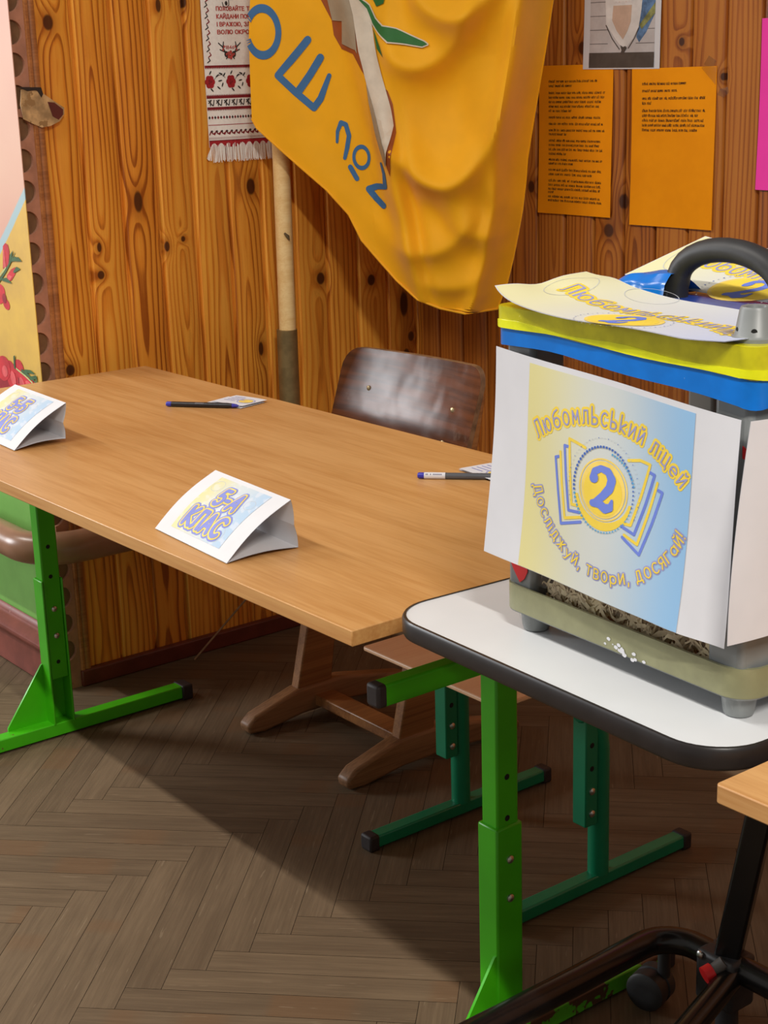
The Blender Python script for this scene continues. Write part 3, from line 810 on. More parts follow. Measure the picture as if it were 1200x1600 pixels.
def band(bm, x0, y0, x1, y1, r, z0, z1, t=.0015, n=8, wav=0.0, seed=0):
    o_ = rounded(x0, y0, x1, y1, r, n); i_ = rounded(x0 + t, y0 + t, x1 - t, y1 - t, max(.001, r - t), n)
    rr = random.Random(seed)
    def sub(L):
        out = []
        for k in range(len(L)):
            a, b = L[k], L[(k + 1) % len(L)]; m = max(1, int(math.hypot(a[0] - b[0], a[1] - b[1]) / .02))
            out += [(a[0] + (b[0] - a[0]) * j / m, a[1] + (b[1] - a[1]) * j / m) for j in range(m)]
        return out
    o2 = sub(o_); i2 = []
    cx, cy = (x0 + x1) / 2, (y0 + y1) / 2
    for x, y in o2:
        i2.append((cx + (x - cx) * (1 - 2 * t / (x1 - x0)), cy + (y - cy) * (1 - 2 * t / (y1 - y0))))
    ph = rr.random() * 6
    wz = [(z0(x, y) if callable(z0) else z0) + wav * math.sin(k * .7 + ph) for k, (x, y) in enumerate(o2)]
    tz = [(z1(x, y) if callable(z1) else z1) for (x, y) in o2]
    rows = [[bm.verts.new((x, y, z)) for (x, y), z in zip(o2, wz)], [bm.verts.new((x, y, z)) for (x, y), z in zip(o2, tz)], [bm.verts.new((x, y, z)) for (x, y), z in zip(i2, tz)], [bm.verts.new((x, y, z)) for (x, y), z in zip(i2, wz)]]
    N_ = len(o2)
    for a in range(4):
        A, B = rows[a], rows[(a + 1) % 4]
        for k in range(N_): f = bm.faces.new((A[k], A[(k + 1) % N_], B[(k + 1) % N_], B[k])); f.smooth = a in (0, 2)
band(bm, -.001, -.001, BW + .001, BD + .001, .024, .0215, .0475, .003, seed=3)
rim = bpart('base_rim', bm, 'olive_tape'); rim['label'] = 'olive taped base rim'
for px, py in ((.006, .004), (BW - .046, .004), (.006, BD - .044), (BW - .046, BD - .044)):
    bm = bmesh.new(); box(bm, (px, py, .024), (px + .040, py + .040, .290)); bpart('corner_post', bm, 'grey_plastic', bevel=0.006, seg=3)
bm = bmesh.new()
box(bm, (.044, .008, .026), (BW - .046, .010, .290)); bpart('front_panel', bm, 'clear')
bm = bmesh.new(); box(bm, (BW - .010, .044, .026), (BW - .008, BD - .044, .290)); bpart('side_panel', bm, 'clear')
bm = bmesh.new(); box(bm, (.008, .044, .026), (.010, BD - .044, .290)); bpart('side_panel', bm, 'clear')
bm = bmesh.new(); box(bm, (.044, BD - .010, .026), (BW - .046, BD - .008, .290)); bpart('back_panel', bm, 'clear')
# a brown sheet standing inside and shredded filling
bm = bmesh.new(); rs = random.Random(5)
for k in range(560):
    p = Vector((rs.uniform(.05, BW - .052), (.0125 + .12 * rs.random() ** 2.2), rs.uniform(.0295, .060 + .035 * rs.random())))
    a = rs.uniform(0, 6.28); l = rs.uniform(.02, .06); cv = rs.uniform(-1.6, 1.6); wd = rs.uniform(.0010, .0030)
    prev = None
    for i in range(6):
        t = i / 5.0; aa = a + cv * t
        q = p + Vector((math.cos(aa) * l * t * .8, math.sin(aa) * l * t * .35, math.sin(t * PI) * rs.uniform(.0, .016)))
        q.x = min(max(q.x, .048), BW - .050); q.y = min(max(q.y, .0125), .140)
        sd = Vector((-math.sin(aa) * .3, 0, 1)).normalized() * wd
        cur = (bm.verts.new(q + sd), bm.verts.new(q - sd))
        if prev: bm.faces.new((prev[0], prev[1], cur[1], cur[0]))
        prev = cur
o = finish('shredded_paper', bm, 'straw'); o.matrix_world = bxm; o['kind'] = 'stuff'
tag(o, 'beige shredded paper filling the bottom of the clear box', 'shredded paper')
o2 = bmesh.new(); S = lambda u, v: Vector((u, v, .0275 + .0008 * math.sin(u * 60) * math.sin(v * 70)))
sh = Sheet(S, .046, BW - .048, .014, .148); o2.free(); sh.grid(24, 12, 0, .002)
bpart('inner_lining', sh.bm, 'cardboard')
bm = bmesh.new(); rw = random.Random(8)
for k in range(18):
    t = rw.random(); x = .156 + .046 * t + rw.uniform(-.006, .006); z = .028 - .006 * t + rw.uniform(-.003, .004); r_ = rw.uniform(.0006, .0022)
    bm.faces.new([bm.verts.new((x + r_ * 1.5 * math.cos(a), -.0014 - k * 1e-5, z + r_ * math.sin(a))) for a in [2 * PI * q / 7 + rw.uniform(-.3, .3) for q in range(7)]])
o = bpart('scuff', bm, 'paper', rim); o['label'] = 'white scuff'
# red hearts / stickers on the posts
def sticker(pts, y, lab):
    bm = bmesh.new(); prism(bm, pts, 0, .0006, Matrix(((1, 0, 0, 0), (0, 0, -1, y), (0, 1, 0, 0), (0, 0, 0, 1))))
    o = finish('heart_sticker', bm, 'red'); o.matrix_world = bxm; tag(o, lab, 'sticker')
sticker([(.026, .050), (.033, .055), (.0375, .063), (.0375, .071), (.033, .076), (.022, .080), (.012, .080), (.010, .072), (.016, .062)], .0035, 'red heart sticker on the left corner post below the front poster')
sticker([(.306, .226), (.3135, .224), (.312, .233), (.306, .236)], .0035, 'red sticker on the right corner post peeking between the two posters')
# lid
lid_bm = bmesh.new(); prism(lid_bm, rounded(.001, .001, BW - .001, BD - .001, .016, 6), .284, .3125)
lid = bpart('lid', lid_bm, 'grey_plastic', bevel=0.003)
bm = bmesh.new()
band(bm, -.003, -.003, BW + .003, BD + .003, .016, lambda x, y: .2835 - .020 * max(0, (x / BW) - .25) ** 1.2 - .002, lambda x, y: .3000 - .012 * max(0, x / BW - .3), .002, 5, .0012, 9)
bpart('blue_tape_band', bm, 'blue_tape', lid)
bm = bmesh.new()
band(bm, -.0042, -.0042, BW + .0042, BD + .0042, .016, lambda x, y: .2985 - .0095 * max(0, (x / BW) - .25), lambda x, y: .3165, .002, 5, .0012, 11)
bpart('yellow_tape_band', bm, 'yellow_tape', lid)
bm = bmesh.new(); band(bm, -.0050, -.0050, BW + .0050, BD + .0050, .016, lambda x, y: .2978 - .0095 * max(0, (x / BW) - .25), lambda x, y: .3035 - .0075 * max(0, x / BW - .1) + .0015 * math.sin(x * 45), .0012, 5, .0010, 14)
bpart('yellow_tape_fold', bm, 'yellow_tape_bright', lid)
bm = bmesh.new(); prism(bm, rounded(-.003, -.003, BW + .003, BD + .003, .014, 5), .3125, .3168); bpart('lid_top', bm, 'yellow_tape', lid, bevel=0.001)
bm = bmesh.new(); box(bm, (-.002, .127, .3160), (BW + .002, .175, .3174)); bpart('blue_top_tape', bm, 'dark_blue_tape', lid)
bm = bmesh.new()   # blue tape bunched over the handle foot
def bunch(u, v):
    h = .30 + .70 / (1 + math.exp(-(u - .030) / .009))
    P = [(.119, 0.0), (.122, .55), (.130, .95), (.146, 1.0), (.160, .55), (.172, .05)]
    k = min(max(v, 0.0), 1.0) * 5; i = min(4, int(k)); f = k - i
    y = P[i][0] + (P[i + 1][0] - P[i][0]) * f; z = P[i][1] + (P[i + 1][1] - P[i][1]) * f
    return Vector((u, y + .0015 * math.sin(u * 160), .3180 + .0225 * h * z + .0012 * math.sin(u * 120 + v * 9)))
S = bunch
sh = Sheet(S, -.003, .092, 0, 1); sh.grid(26, 15, 0); bm.free(); bpart('blue_tape_strip', sh.bm, 'blue_tape', lid)
HX, HY = .150, .146
bm = bmesh.new(); path = [(HX - .066, HY, .314), (HX - .065, HY, .328)]
for i in range(17):
    t = PI - PI * i / 16
    path.append((HX + .064 * math.cos(t), HY, .330 + .0355 * math.sin(t) ** .9 if 0 < i < 16 else .330))
path += [(HX + .065, HY, .328), (HX + .066, HY, .314)]
sweep(bm, path, [.0112] * len(path), 16, up=(0, 1, 0)); hd = bpart('handle', bm, 'black_plastic', lid)
for hx in (HX - .098, HX + .068):
    bm = bmesh.new(); box(bm, (hx, HY - .011, .316), (hx + .030, HY + .011, .327)); finish('handle_foot', bm, 'black_plastic', hd, bevel=0.005, seg=3)
bm = bmesh.new(); lathe(bm, [(.0185, 0), (.0185, .003), (.0165, .005), (.0130, .025), (.0118, .027), (.0085, .0265), (.007, .020), (.002, .020)], 24, Matrix.Translation((BW - .022, .024, .3168)))
kn = bpart('socket', bm, 'grey_plastic', lid)
for a in (-2.0, -.9):
    bm = bolt_bm((0, 0, 0), 'x', .0026)
    m = Matrix.Translation((BW - .022, .024, .3255)) @ Matrix.Rotation(a, 4, 'Z') @ Matrix.Translation((.0155, 0, 0))
    for v in bm.verts: v.co = m @ Vector((v.co.x * .2, v.co.y, v.co.z))
    finish('hole', bm, 'hole', kn)

# ---- the posters (the school emblem): everything in metres on the sheet, u to the right, v up from the top edge
MATS_P = ['paper', 'wash', 'p_yellow', 'p_blue', 'p_navy', 'p_sky', 'p_lilac', 'p_gold', 'p_grey']
def emblem(sh):
    Y, B, NV, SK, LI, GO, GR = 2, 3, 4, 5, 6, 7, 8
    c1, r1 = (.1523, -.1789), .1372
    for bold, m, o in ((.105, Y, .0005), (-.006, LI, .0008)):
        sh.put(on_arc('Любомльський ліцей', c1, r1, math.radians(129.5), math.radians(49.5), .0215, bold, True, .93), m, o)
    c2, r2 = (.1555, -.0800), .1010
    for bold, m, o in ((.065, LI, .0005), (-.004, Y, .0008)):
        sh.put(on_arc('Досліджуй, твори, досягай!', c2, r2, math.radians(-159), math.radians(-19.5), .0170, bold, False, .93), m, o)
    # book leaves
    wl = .0028
    def leaf(pts, m): sh.put(stroke(pts, wl), m, .0006)
    leaf([(.128, -.0660), (.118, -.0640), (.1079, -.0625), (.1115, -.092), (.1165, -.1215), (.128, -.1200)], Y)
    leaf([(.1075, -.0700), (.1024, -.0700), (.1068, -.098), (.1129, -.1281), (.1273, -.1263)], B)
    leaf([(.0975, -.0770), (.1015, -.104), (.1084, -.1368), (.1313, -.1295)], Y)
    leaf([(.0955, -.0820), (.0916, -.0835), (.0970, -.112), (.1038, -.1433), (.1300, -.1345)], B)
    leaf([(.1785, -.0653), (.192, -.0618), (.2035, -.0627), (.1965, -.092), (.188, -.1215), (.176, -.1222)], Y)
    leaf([(.2035, -.0695), (.2093, -.0705), (.202, -.099), (.193, -.1286), (.1782, -.1250)], B)
    leaf([(.2133, -.0765), (.206, -.106), (.1975, -.1364), (.1823, -.1318)], Y)
    leaf([(.2150, -.0826), (.2198, -.0834), (.211, -.114), (.2008, -.1448), (.1805, -.1344)], B)
    cx, cy = .1530, -.0985
    sh.put(poly2([(cx + .0345 * math.cos(a), cy + .037 * math.sin(a)) for a in [PI * (1.10 + .85 * i / 16) for i in range(17)]] + [(cx + .031 * math.cos(a), cy - .002 + .027 * math.sin(a)) for a in [PI * (1.95 - .85 * i / 16) for i in range(17)]]), Y, .00055)
    sh.put(ring((cx, cy), .0280, .0275, .0016), GO, .0006); sh.put(ellipse((cx, cy), .0258, .0258, 40), GO, .0006); sh.put(ellipse((cx, cy - .002), .0225, .0220, 40), Y, .0007)
    two(sh, cx, cy, .040, B, .0010)
    for k in range(64):
        a = 2 * PI * k / 64
        big = .0008 + .0006 * (0.5 + 0.5 * math.cos(a - 2.6))
        sh.put(ellipse((cx + .0350 * math.cos(a), cy + .0385 * math.sin(a)), big, big, 8), NV if math.sin(a) > -.25 else SK, .0009)
    for k in range(44):
        a = PI * (-.12 + 1.28 * k / 44)
        sh.put(ellipse((cx + .0415 * math.cos(a), cy + .0465 * math.sin(a)), .0005, .0005, 6), GR if k % 3 else NV, .0009)
    for k in range(13):
        a = .35 + .085 * k
        sh.put(ellipse((cx + .0365 * math.cos(a), cy + .0345 * math.sin(a)), .0011, .0011, 8), SK, .0009)
def two(sh, cx, cy, h, m, off):
    """the heavy figure 2 in the middle of the emblem"""
    pts = [(-.30, .20), (-.28, .36), (-.10, .47), (.12, .44), (.24, .28), (.20, .08), (.02, -.14), (-.20, -.34)]
    sh.put(stroke([(cx + x * h, cy + y * h) for x, y in pts], h * .19, taper=[1.15, .9, .8, 1.0, 1.25, 1.2, 1.0, .8]), m, off)
    pts = [(-.26, -.36), (-.06, -.32), (.12, -.40), (.27, -.34), (.30, -.18)]
    sh.put(stroke([(cx + x * h, cy + y * h) for x, y in pts], h * .18, taper=[.9, 1.2, 1.2, 1.0, .45]), m, off + .0001)
    sh.put(ellipse((cx - .27 * h, cy + .22 * h), .12 * h, .12 * h, 16), m, off + .0002)

def poster_surface(u, v):
    a, b = u / .297, -v / .2
    x = (.0075 * (1 - a) + .3145 * a) * (1 - b) + (-.0055 * (1 - a) + .3085 * a) * b
    z = (.2795 * (1 - a) + .2600 * a) * (1 - b) + (.0780 * (1 - a) + .0695 * a) * b
    y = -.0085 - .004 * math.sin(PI * a) * b - .006 * b * b - .0015 * math.sin(u * 31 + v * 22) - .004 * math.exp(-((a - .84) / .10) ** 2) * b
    return Vector((x, y, z))
sh = Sheet(poster_surface, 0, .297, -.2, 0, .010); sh.grid(40, 26, 0, .0004); sh.rect(.050, -.1995, .2515, -.0052, 1, .0003); emblem(sh)
o = finish('poster', sh.bm, MATS_P); o.matrix_world = bxm
tag(o, 'white school emblem poster with blue figure 2 on the front of the ballot box', 'poster')
def side_surface(u, v):
    a, b = u / .28, -v / .2
    y = -.031 + .018 * max(0.0, 1 - b * 1.1) ** 1.6 + .28 * a
    x = BW + .0105 + .006 * math.sin(PI * min(1, max(0, a * 3))) * (1 - .4 * b)
    return Vector((x, y, .262 - .180 * b))
sh = Sheet(side_surface, 0, .28, -.2, 0, .012); sh.grid(30, 20, 0, .0004); sh.rect(.062, -.1995, .262, -.0052, 1, .0003)
o = finish('poster', sh.bm, MATS_P); o.matrix_world = bxm
tag(o, 'white poster curling off the right side of the ballot box', 'poster')

# ---- two printed strips lying on the lid
def strip(sh, L, D):
    Y, B, GR, GO = 2, 3, 8, 7
    sh.rect(.001, .001, L - .001, D - .001, 1, .0002)
    for bold, m, o in ((.10, Y, .0005), (-.006, 6, .0008)):
        sh.put(line_of('Любомльський', .030, D * .50, .026, L * .72, bold, -.055), m, o)
        sh.put(line_of('ліцей', L * .815, D * .36, .026, L * .16, bold, -.30), m, o)
    sh.put(ring((.100, D * .92), .030, .018, .0008), GR, .0006); sh.put(ring((.030, D * .62), .022, .030, .0007), GR, .0006)
    for k in range(50):
        a = 2 * PI * k / 50
        sh.put(ellipse((L * .53 + .050 * math.cos(a), D * .20 + .034 * math.sin(a)), .0008, .0008, 6), GR if k % 2 else 4, .0007)
    sh.put(ellipse((L * .53, D * .21), .041, .027, 36), GO, .0006); sh.put(ellipse((L * .53, D * .20), .037, .023, 36), Y, .0007)
    two(sh, L * .53, D * .20, .040, B, .0009)
MATS_S = ['paper', 'wash3'] + MATS_P[2:]
def strip_front(u, v):
    a, b = u / .300, v / .1225
    x = .003 + u + .004 * b
    y = -.018 + .1205 * b + .012 * (1 - b) * math.exp(-a * 8)
    z = .3187 + (.0165 + .003 * b) * math.exp(-max(0.0, a) * (11 - 8.2 * b)) + .005 * math.exp(-((a - .13) / .06) ** 2) * math.exp(-((b - .75) / .3) ** 2) - .004 * math.exp(-((b - .45) / .2) ** 2) * math.exp(-a * 12) - .003 * max(0, .25 - abs(b - .5)) * math.exp(-a * 6) + .0008 * math.sin(u * 40)
    if a > .85: z += .02 * (a - .85) * (1 - b)
    return Vector((x, y, z))
sh = Sheet(strip_front, 0, .300, 0, .1225, .010); sh.grid(44, 16, 0, .0003); strip(sh, .300, .1225)
o = finish('printed_strip', sh.bm, MATS_S); o.matrix_world = bxm
tag(o, 'printed paper strip lying on the lid in front of the black handle', 'paper strip', 'printed strips on the lid')
def strip_back(u, v):
    a, b = u / .300, v / .085
    x = -.008 + u + .036 * b
    y = .166 + .074 * b
    z = .3190 + .009 * (1 - b) * math.exp(-a * 5) + .043 * b * math.exp(-max(0.0, a) * .9)
    return Vector((x, y, z))
sh = Sheet(strip_back, 0, .270, 0, .085, .010); sh.grid(44, 14, 0, .0003); strip(sh, .270, .085)
o = finish('printed_strip', sh.bm, MATS_S); o.matrix_world = bxm
tag(o, 'printed paper strip standing up on the lid behind the black handle', 'paper strip', 'printed strips on the lid')

# =================================================================== DESK AT THE RIGHT EDGE
d2 = thing('school_desk', 'corner of a beech desk with black legs at the lower right edge', 'desk', (2.123, -0.503, 0))
bm = bmesh.new(); prism(bm, rounded(0, 0, 1.2, .50, .004, 3), .684, .700); finish('tabletop', bm, 'table', d2, bevel=0.0012)
for x, y in ((.14, .05), (.14, .43), (1.08, .05), (1.08, .43)):
    bm = bmesh.new(); box(bm, (x, y, 0), (x + .03, y + .03, .684)); finish('leg', bm, 'black_metal', d2, bevel=0.002)

# =================================================================== TENT CARDS
CARD = ['card_paper', 'wash2', 'p_gold', 'card_lilac', 'p_lilac', 'p_grey', 'p_navy']
def tent(loc, rz, first, prof, label, Lx=.190):
    """folded card; prof = the cross-section (y, z) from the lower front edge over the ridge and round"""
    t = thing('tent_card', label, 'card', loc, rz, 'class tent cards on the beech desk')
    seg = []
    for p, q in zip(prof, prof[1:]): seg.append((p, q, math.hypot(p[0] - q[0], p[1] - q[1])))
    def face(name, p, q, ln, bulge, printed):
        ny, nz = -(q[1] - p[1]) / ln, (q[0] - p[0]) / ln
        def S(u, v):
            k = v / ln; b_ = bulge * math.sin(PI * k)
            return Vector((u, p[0] + (q[0] - p[0]) * k + ny * b_, p[1] + (q[1] - p[1]) * k + nz * b_))
        s = Sheet(S, 0, Lx, 0, ln, .010); s.grid(10, 14, 0, .0004)
        if printed:
            s.rect(.030, .012, Lx - .034, ln - .007, 1, .0003)
            for bold, m, o in ((.175, 3, .0005), (.110, 2, .0008), (.045, 3, .0011)):
                s.put(line_of(first, .070, ln * .56, .036, .054, bold), m, o)
                s.put(line_of('КЛАС', .046, ln * .20, .037, .090, bold), m, o)
            for c, r in (((.045, ln * .80), .012), ((.140, ln * .72), .010), ((.130, ln * .25), .016), ((.05, ln * .30), .010)): s.put(ring(c, r, r * .8, .0007), 5, .0004)
        return finish(name, s.bm, CARD, t)
    face('front_face', *seg[0], .006, True)
    for sgm in seg[1:-1]: face('back_face', *sgm, .0015, False)
    face('base_face', *seg[-1], -.004, False)
    return t
tent((1.115, -.416, H + .0006), math.radians(-3.6), '5-А', [(0, .0006), (.093, .063), (.096, .030), (.1005, .0008), (.0, .0006)], 'white folded tent card reading 5-А КЛАС near the desk corner', .192)
tent((.365, -.350, H + .0006), math.radians(-2.5), '5-Б', [(0, .0006), (.094, .064), (.086, .032), (.088, .006), (.0, .0006)], 'white folded tent card reading 5-Б КЛАС at the left end of the desk', .208)

# =================================================================== PENS AND SLIPS
def pen(p, q, label, barrel, end_mats, text=None):
    p, q = Vector(p), Vector(q); L = (q - p).length; a = math.atan2(q.y - p.y, q.x - p.x)
    t = thing('pen', label, 'pen', p, a)
    R = .0048
    X_ = Matrix.Rotation(PI / 2, 4, 'Y'); lift = Matrix.Translation((0, 0, R))
    bm = bmesh.new(); lathe(bm, [(R * .95, .010), (R, .012), (R, L - .022), (R * .8, L - .012)], 12, lift @ X_); finish('barrel', bm, barrel, t)
    bm = bmesh.new(); lathe(bm, [(R * .7, 0), (R * .95, .002), (R * .96, .0102)], 12, lift @ X_); finish('end_plug', bm, end_mats[0], t)
    bm = bmesh.new(); lathe(bm, [(R * .82, L - .0122), (R * .55, L - .004), (R * .15, L)], 12, lift @ X_); finish('tip', bm, end_mats[1], t)
    return t, L, R, lift @ X_
t, L, R, m = pen((.449, -.010, H), (.557, .073, H), 'black pen with blue ends lying on the desk beside the far slips', 'pen_black', ('pen_blue', 'pen_blue'))
bm = bmesh.new()
for k, tr in enumerate([t for k_ in range(6) for t in stroke([(.056 + k_ * .0028, .0038), (.0565 + k_ * .0028, .0064), (.0577 + k_ * .0028, .0040)], .0007)]):   # faint lettering on the barrel
    vs = [bm.verts.new((x, -R * math.sin(.9 + (y - .0055) / R) - .0002, R + R * math.cos(.9 + (y - .0055) / R) + .0002)) for x, y in tr]
    bm.faces.new(vs)
finish('lettering', bm, M('pen_lettering', (120, 116, 120), .5), t)
t, L, R, m = pen((1.153, -.008, H), (1.262, .092, H), 'grey pen with white sleeve and blue end beside the box', 'pen_grey', ('pen_blue', 'pen_blue'))
bm = bmesh.new(); lathe(bm, [(R * 1.02, .0095), (R * 1.02, .040)], 12, m); sl = finish('sleeve', bm, 'paper', t); sl['label'] = 'white printed sleeve'
bm = bmesh.new()
for x0, x1 in ((.012, .0165), (.0185, .021), (.0225, .036)):
    for k in range(int((x1 - x0) / .0019)):
        xa = x0 + k * .0019
        vs = [bm.verts.new((x, -R * 1.04 * math.sin(b), R + R * 1.04 * math.cos(b))) for x, b in ((xa, 1.15), (xa + .0012, 1.15), (xa + .0012, .75), (xa, .75))]
        bm.faces.new(vs)
finish('lettering', bm, M('sleeve_lettering', (70, 70, 110), .5), t)

def slips(x, y, rz, n, label_fmt, group, wx=.092, wy=.056, seed=1):
    r = random.Random(seed)
    for k in range(n):
        def S(u, v, a=r.uniform(-.002, .002)): return Vector((u, v, .0006 * math.sin(u * 40)))
        s = Sheet(S, 0, wx, 0, wy, .02); s.grid(6, 3, 0, .0003)
        if k == n - 1:
            for j in range(4): s.put(stroke([(.010, wy - .012 - j * .009), (wx * (.45 + .1 * ((j * 7) % 3)), wy - .012 - j * .009)], .0022), 1, .0004)
            s.put(ellipse((wx * .72, wy * .5), .014, .012, 20), 2, .0003); s.put(ring((wx * .72, wy * .5), .017, .015, .0015), 1, .0004)
        o = finish('paper_slip', s.bm, ['paper', 'p_lilac', 'p_gold'])
        o.location = (x + r.uniform(-.006, .006), y + r.uniform(-.006, .006), H + .0012 + k * .0014); o.rotation_euler = (0, 0, rz + r.uniform(-.10, .10))
        tag(o, label_fmt, 'paper slip', group)
GA, GB = 'paper slips behind the black pen', 'paper slips behind the grey pen'
slips(.487, .056, math.radians(12), 3, 'small printed white paper slip in the far pile behind the black pen', GA, .078, .062, 3)
slips(1.160, .068, math.radians(-6), 3, 'small printed white paper slip in the near pile behind the grey pen', GB, .080, .055, 9)

# =================================================================== BROWN WOODEN CHAIR
ch = thing('wooden_chair', 'old wooden chair with dark brown plywood back behind the desk', 'chair', (.61, .30, 0))
def back_surface(u, v):      # u across, v up; slightly hollow, leaning back
    x = u * .2045 - .009
    return Vector((x, .098 + .030 * v + .016 * (1 - u * u) - .0, .625 + v * .092 + .004 * u))
bm = bmesh.new()
nu, nv = 28, 12
def outline(u, v):
    # rounded corners
    x, y = u, v; cr = .20; cv = .42
    ax, ay = abs(x), abs(y)
    if ax > 1 - cr and ay > 1 - cv:
        dx, dy = (ax - (1 - cr)) / cr, (ay - (1 - cv)) / cv
        l = math.hypot(dx, dy)
        m = max(dx, dy)
        if l > 1e-6: dx, dy = dx * m / l, dy * m / l
        ax, ay = 1 - cr + cr * dx, 1 - cv + cv * dy
    return math.copysign(ax, x), math.copysign(ay, y)
fr = [[None] * (nv + 1) for _ in range(nu + 1)]; bk = [[None] * (nv + 1) for _ in range(nu + 1)]
for i in range(nu + 1):
    for j in range(nv + 1):
        u, v = outline(-1 + 2 * i / nu, -1 + 2 * j / nv)
        p = back_surface(u, v); fr[i][j] = bm.verts.new(p); bk[i][j] = bm.verts.new(p + Vector((0, .0115, 0)))
for i in range(nu):
    for j in range(nv):
        f = bm.faces.new((fr[i][j], fr[i + 1][j], fr[i + 1][j + 1], fr[i][j + 1])); f.smooth = True
        f = bm.faces.new((bk[i][j], bk[i][j + 1], bk[i + 1][j + 1], bk[i + 1][j])); f.smooth = True
loop = [(i, 0) for i in range(nu)] + [(nu, j) for j in range(nv)] + [(i, nv) for i in range(nu, 0, -1)] + [(0, j) for j in range(nv, 0, -1)]
for (i, j), (k, l) in zip(loop, loop[1:] + loop[:1]):
    f = bm.faces.new((fr[i][j], bk[i][j], bk[k][l], fr[k][l])); f.material_index = 1
br = finish('backrest', bm, ['chair_back', M('worn_plywood_edge', (128, 98, 72), .5, .2, 40)], ch)
for sx, sz in ((-.58, .22), (-.60, -.52), (.66, .12), (.62, -.52)):
    p = back_surface(sx, sz); finish('screw', bolt_bm((p.x, p.y + .0005, p.z), '-y', .0052), M('screw_head', (206, 190, 150), .35, metal=.8), br)
for s in (-1, 1):
    bm = bmesh.new(); x = .160 * s
    # a leaning board: wide at the seat, narrow at the foot and the top
    side = [(-.070, .052), (.012, .052), (.034, .20), (.060, .36), (.118, .52), (.150, .665), (.134, .67), (.088, .52), (.004, .36), (-.036, .20)]
    prism(bm, side, x - .0125, x + .0125, Matrix(((0, 0, 1, 0), (1, 0, 0, 0), (0, 1, 0, 0), (0, 0, 0, 1))))
    finish('leg', bm, 'beech', ch, bevel=0.003)
    bm = bmesh.new()
    side = [(-.186, .004), (-.150, .0), (-.06, .012), (.06, .012), (.19, .0), (.222, .004), (.226, .018), (.19, .034), (.04, .066), (-.07, .066), (-.170, .038), (-.190, .022)]
    prism(bm, side, x - .017, x + .017, Matrix(((0, 0, 1, 0), (1, 0, 0, 0), (0, 1, 0, 0), (0, 0, 0, 1))))
    finish('foot', bm, 'beech_foot', ch, bevel=0.006, seg=3)
bm = bmesh.new(); box(bm, (-.150, -.030, .022), (.150, .016, .044)); finish('stretcher', bm, 'beech', ch, bevel=0.003)
bm = bmesh.new(); prism(bm, rounded(-.185, -.26, .185, .085, .03), .372, .384); finish('seat', bm, 'chair_back', ch, bevel=0.003)

# =================================================================== TEAL SCHOOL CHAIR
tc = thing('school_chair', 'teal metal school chair with plywood seat under the white table', 'chair', (1.138, .21, 0))
for s in (-1, 1):
    x = -.162 if s < 0 else .164
    bm = bmesh.new(); box(bm, (x - .0125, -.190, .004), (x + .0125, .190, .026)); ft = finish('foot', bm, 'teal', tc, bevel=0.003)
    for k in (-1, 1):
        bm = bmesh.new(); box(bm, (x - .0142, -.204 if k < 0 else .184, 0), (x + .0142, -.184 if k < 0 else .204, .028)); finish('foot_cap', bm, 'cap', ft, bevel=0.004)
    bm = bmesh.new()
    sweep(bm, [(x, .002, .024), (x, .002, .235), (x, -.002, .262), (x, -.014, .285), (x, -.034, .302)], .0165, 14, up=(1, 0, 0)); lg = finish('leg', bm, 'teal', tc)
    bm = bmesh.new(); box(bm, (x - .014, -.040, .117), (x + .014, -.014, .318)); pl = finish('height_plate', bm, 'teal', lg, bevel=0.002)
    for z in (.250, .212): 
        bm = bolt_bm((x + .0141, -.027, z), 'x', .0044)
        for v in bm.verts: v.co.x = x + .0142 + (v.co.x - x - .0141) * .12
        finish('hole', bm, 'hole', pl)
    for z in (.175, .138): finish('bolt', bolt_bm((x + .014, -.027, z), 'x', .006), 'steel', pl)
    bm = bmesh.new(); sweep(bm, [(x * .8, .13, .345), (x * .8, .19, .40), (x * .8, .205, .70)], .009, 10, up=(1, 0, 0)); finish('back_upright', bm, 'teal', tc)
bm = bmesh.new(); box(bm, (-.160, -.040, .322), (.160, -.020, .345)); box(bm, (-.160, .10, .322), (.160, .12, .345)); finish('seat_frame', bm, 'teal', tc)
bm = bmesh.new(); prism(bm, rounded(-.171, -.190, .152, .160, .006), .345, .352); finish('seat', bm, 'seat_ply', tc, bevel=0.002)
bm = bmesh.new(); box(bm, (-.17, .186, .56), (.17, .197, .70)); finish('backrest', bm, 'seat_ply', tc, bevel=0.004)

# thin pale lath leaning under the desk
bm = bmesh.new(); sweep(bm, [(.040, .247, .001), (.022, .402, .102), (.0195, .50, .166)], .0022, 6)
tag(finish('wooden_lath', bm, 'twig'), 'thin pale lath leaning against the boarded wall under the desk', 'stick')

# =================================================================== FLAG ON ITS POLE
fl = thing('flag', 'yellow school flag with blue lettering hanging from a pale wooden pole', 'flag', (.058, .514, 0))
fo = Vector((.058, .514, 0))
bm = bmesh.new(); sweep(bm, [Vector((.064, .516, .60)) - fo, Vector((.058, .524, 1.0)) - fo, Vector((.052, .536, 2.1)) - fo], .0182, 20)
finish('pole', bm, 'pole', fl)
bm = bmesh.new(); sweep(bm, [Vector((.0625, .5142, .385)) - fo, Vector((.064, .515, .698)) - fo], .0222, 24); tb = finish('holder_tube', bm, 'brass', fl); tb['label'] = 'dull metal tube'
bm = bmesh.new(); box(bm, (-.056, -.016, .44), (-.014, .016, .47)); finish('wall_bracket', bm, 'brass', fl)
bm = bmesh.new(); sweep(bm, [Vector((.0822, .508, .905)) - fo, Vector((.0824, .516, .897)) - fo, Vector((.0822, .520, .889)) - fo], [.002, .004, .001], 6); finish('scratch', bm, M('scratch_grey', (110, 96, 70), .7), fl)
FA = Vector((.12, .47, 0)); FD = Vector((.75503, .65569, 0)); FN = Vector((.65569, -.75503, 0))
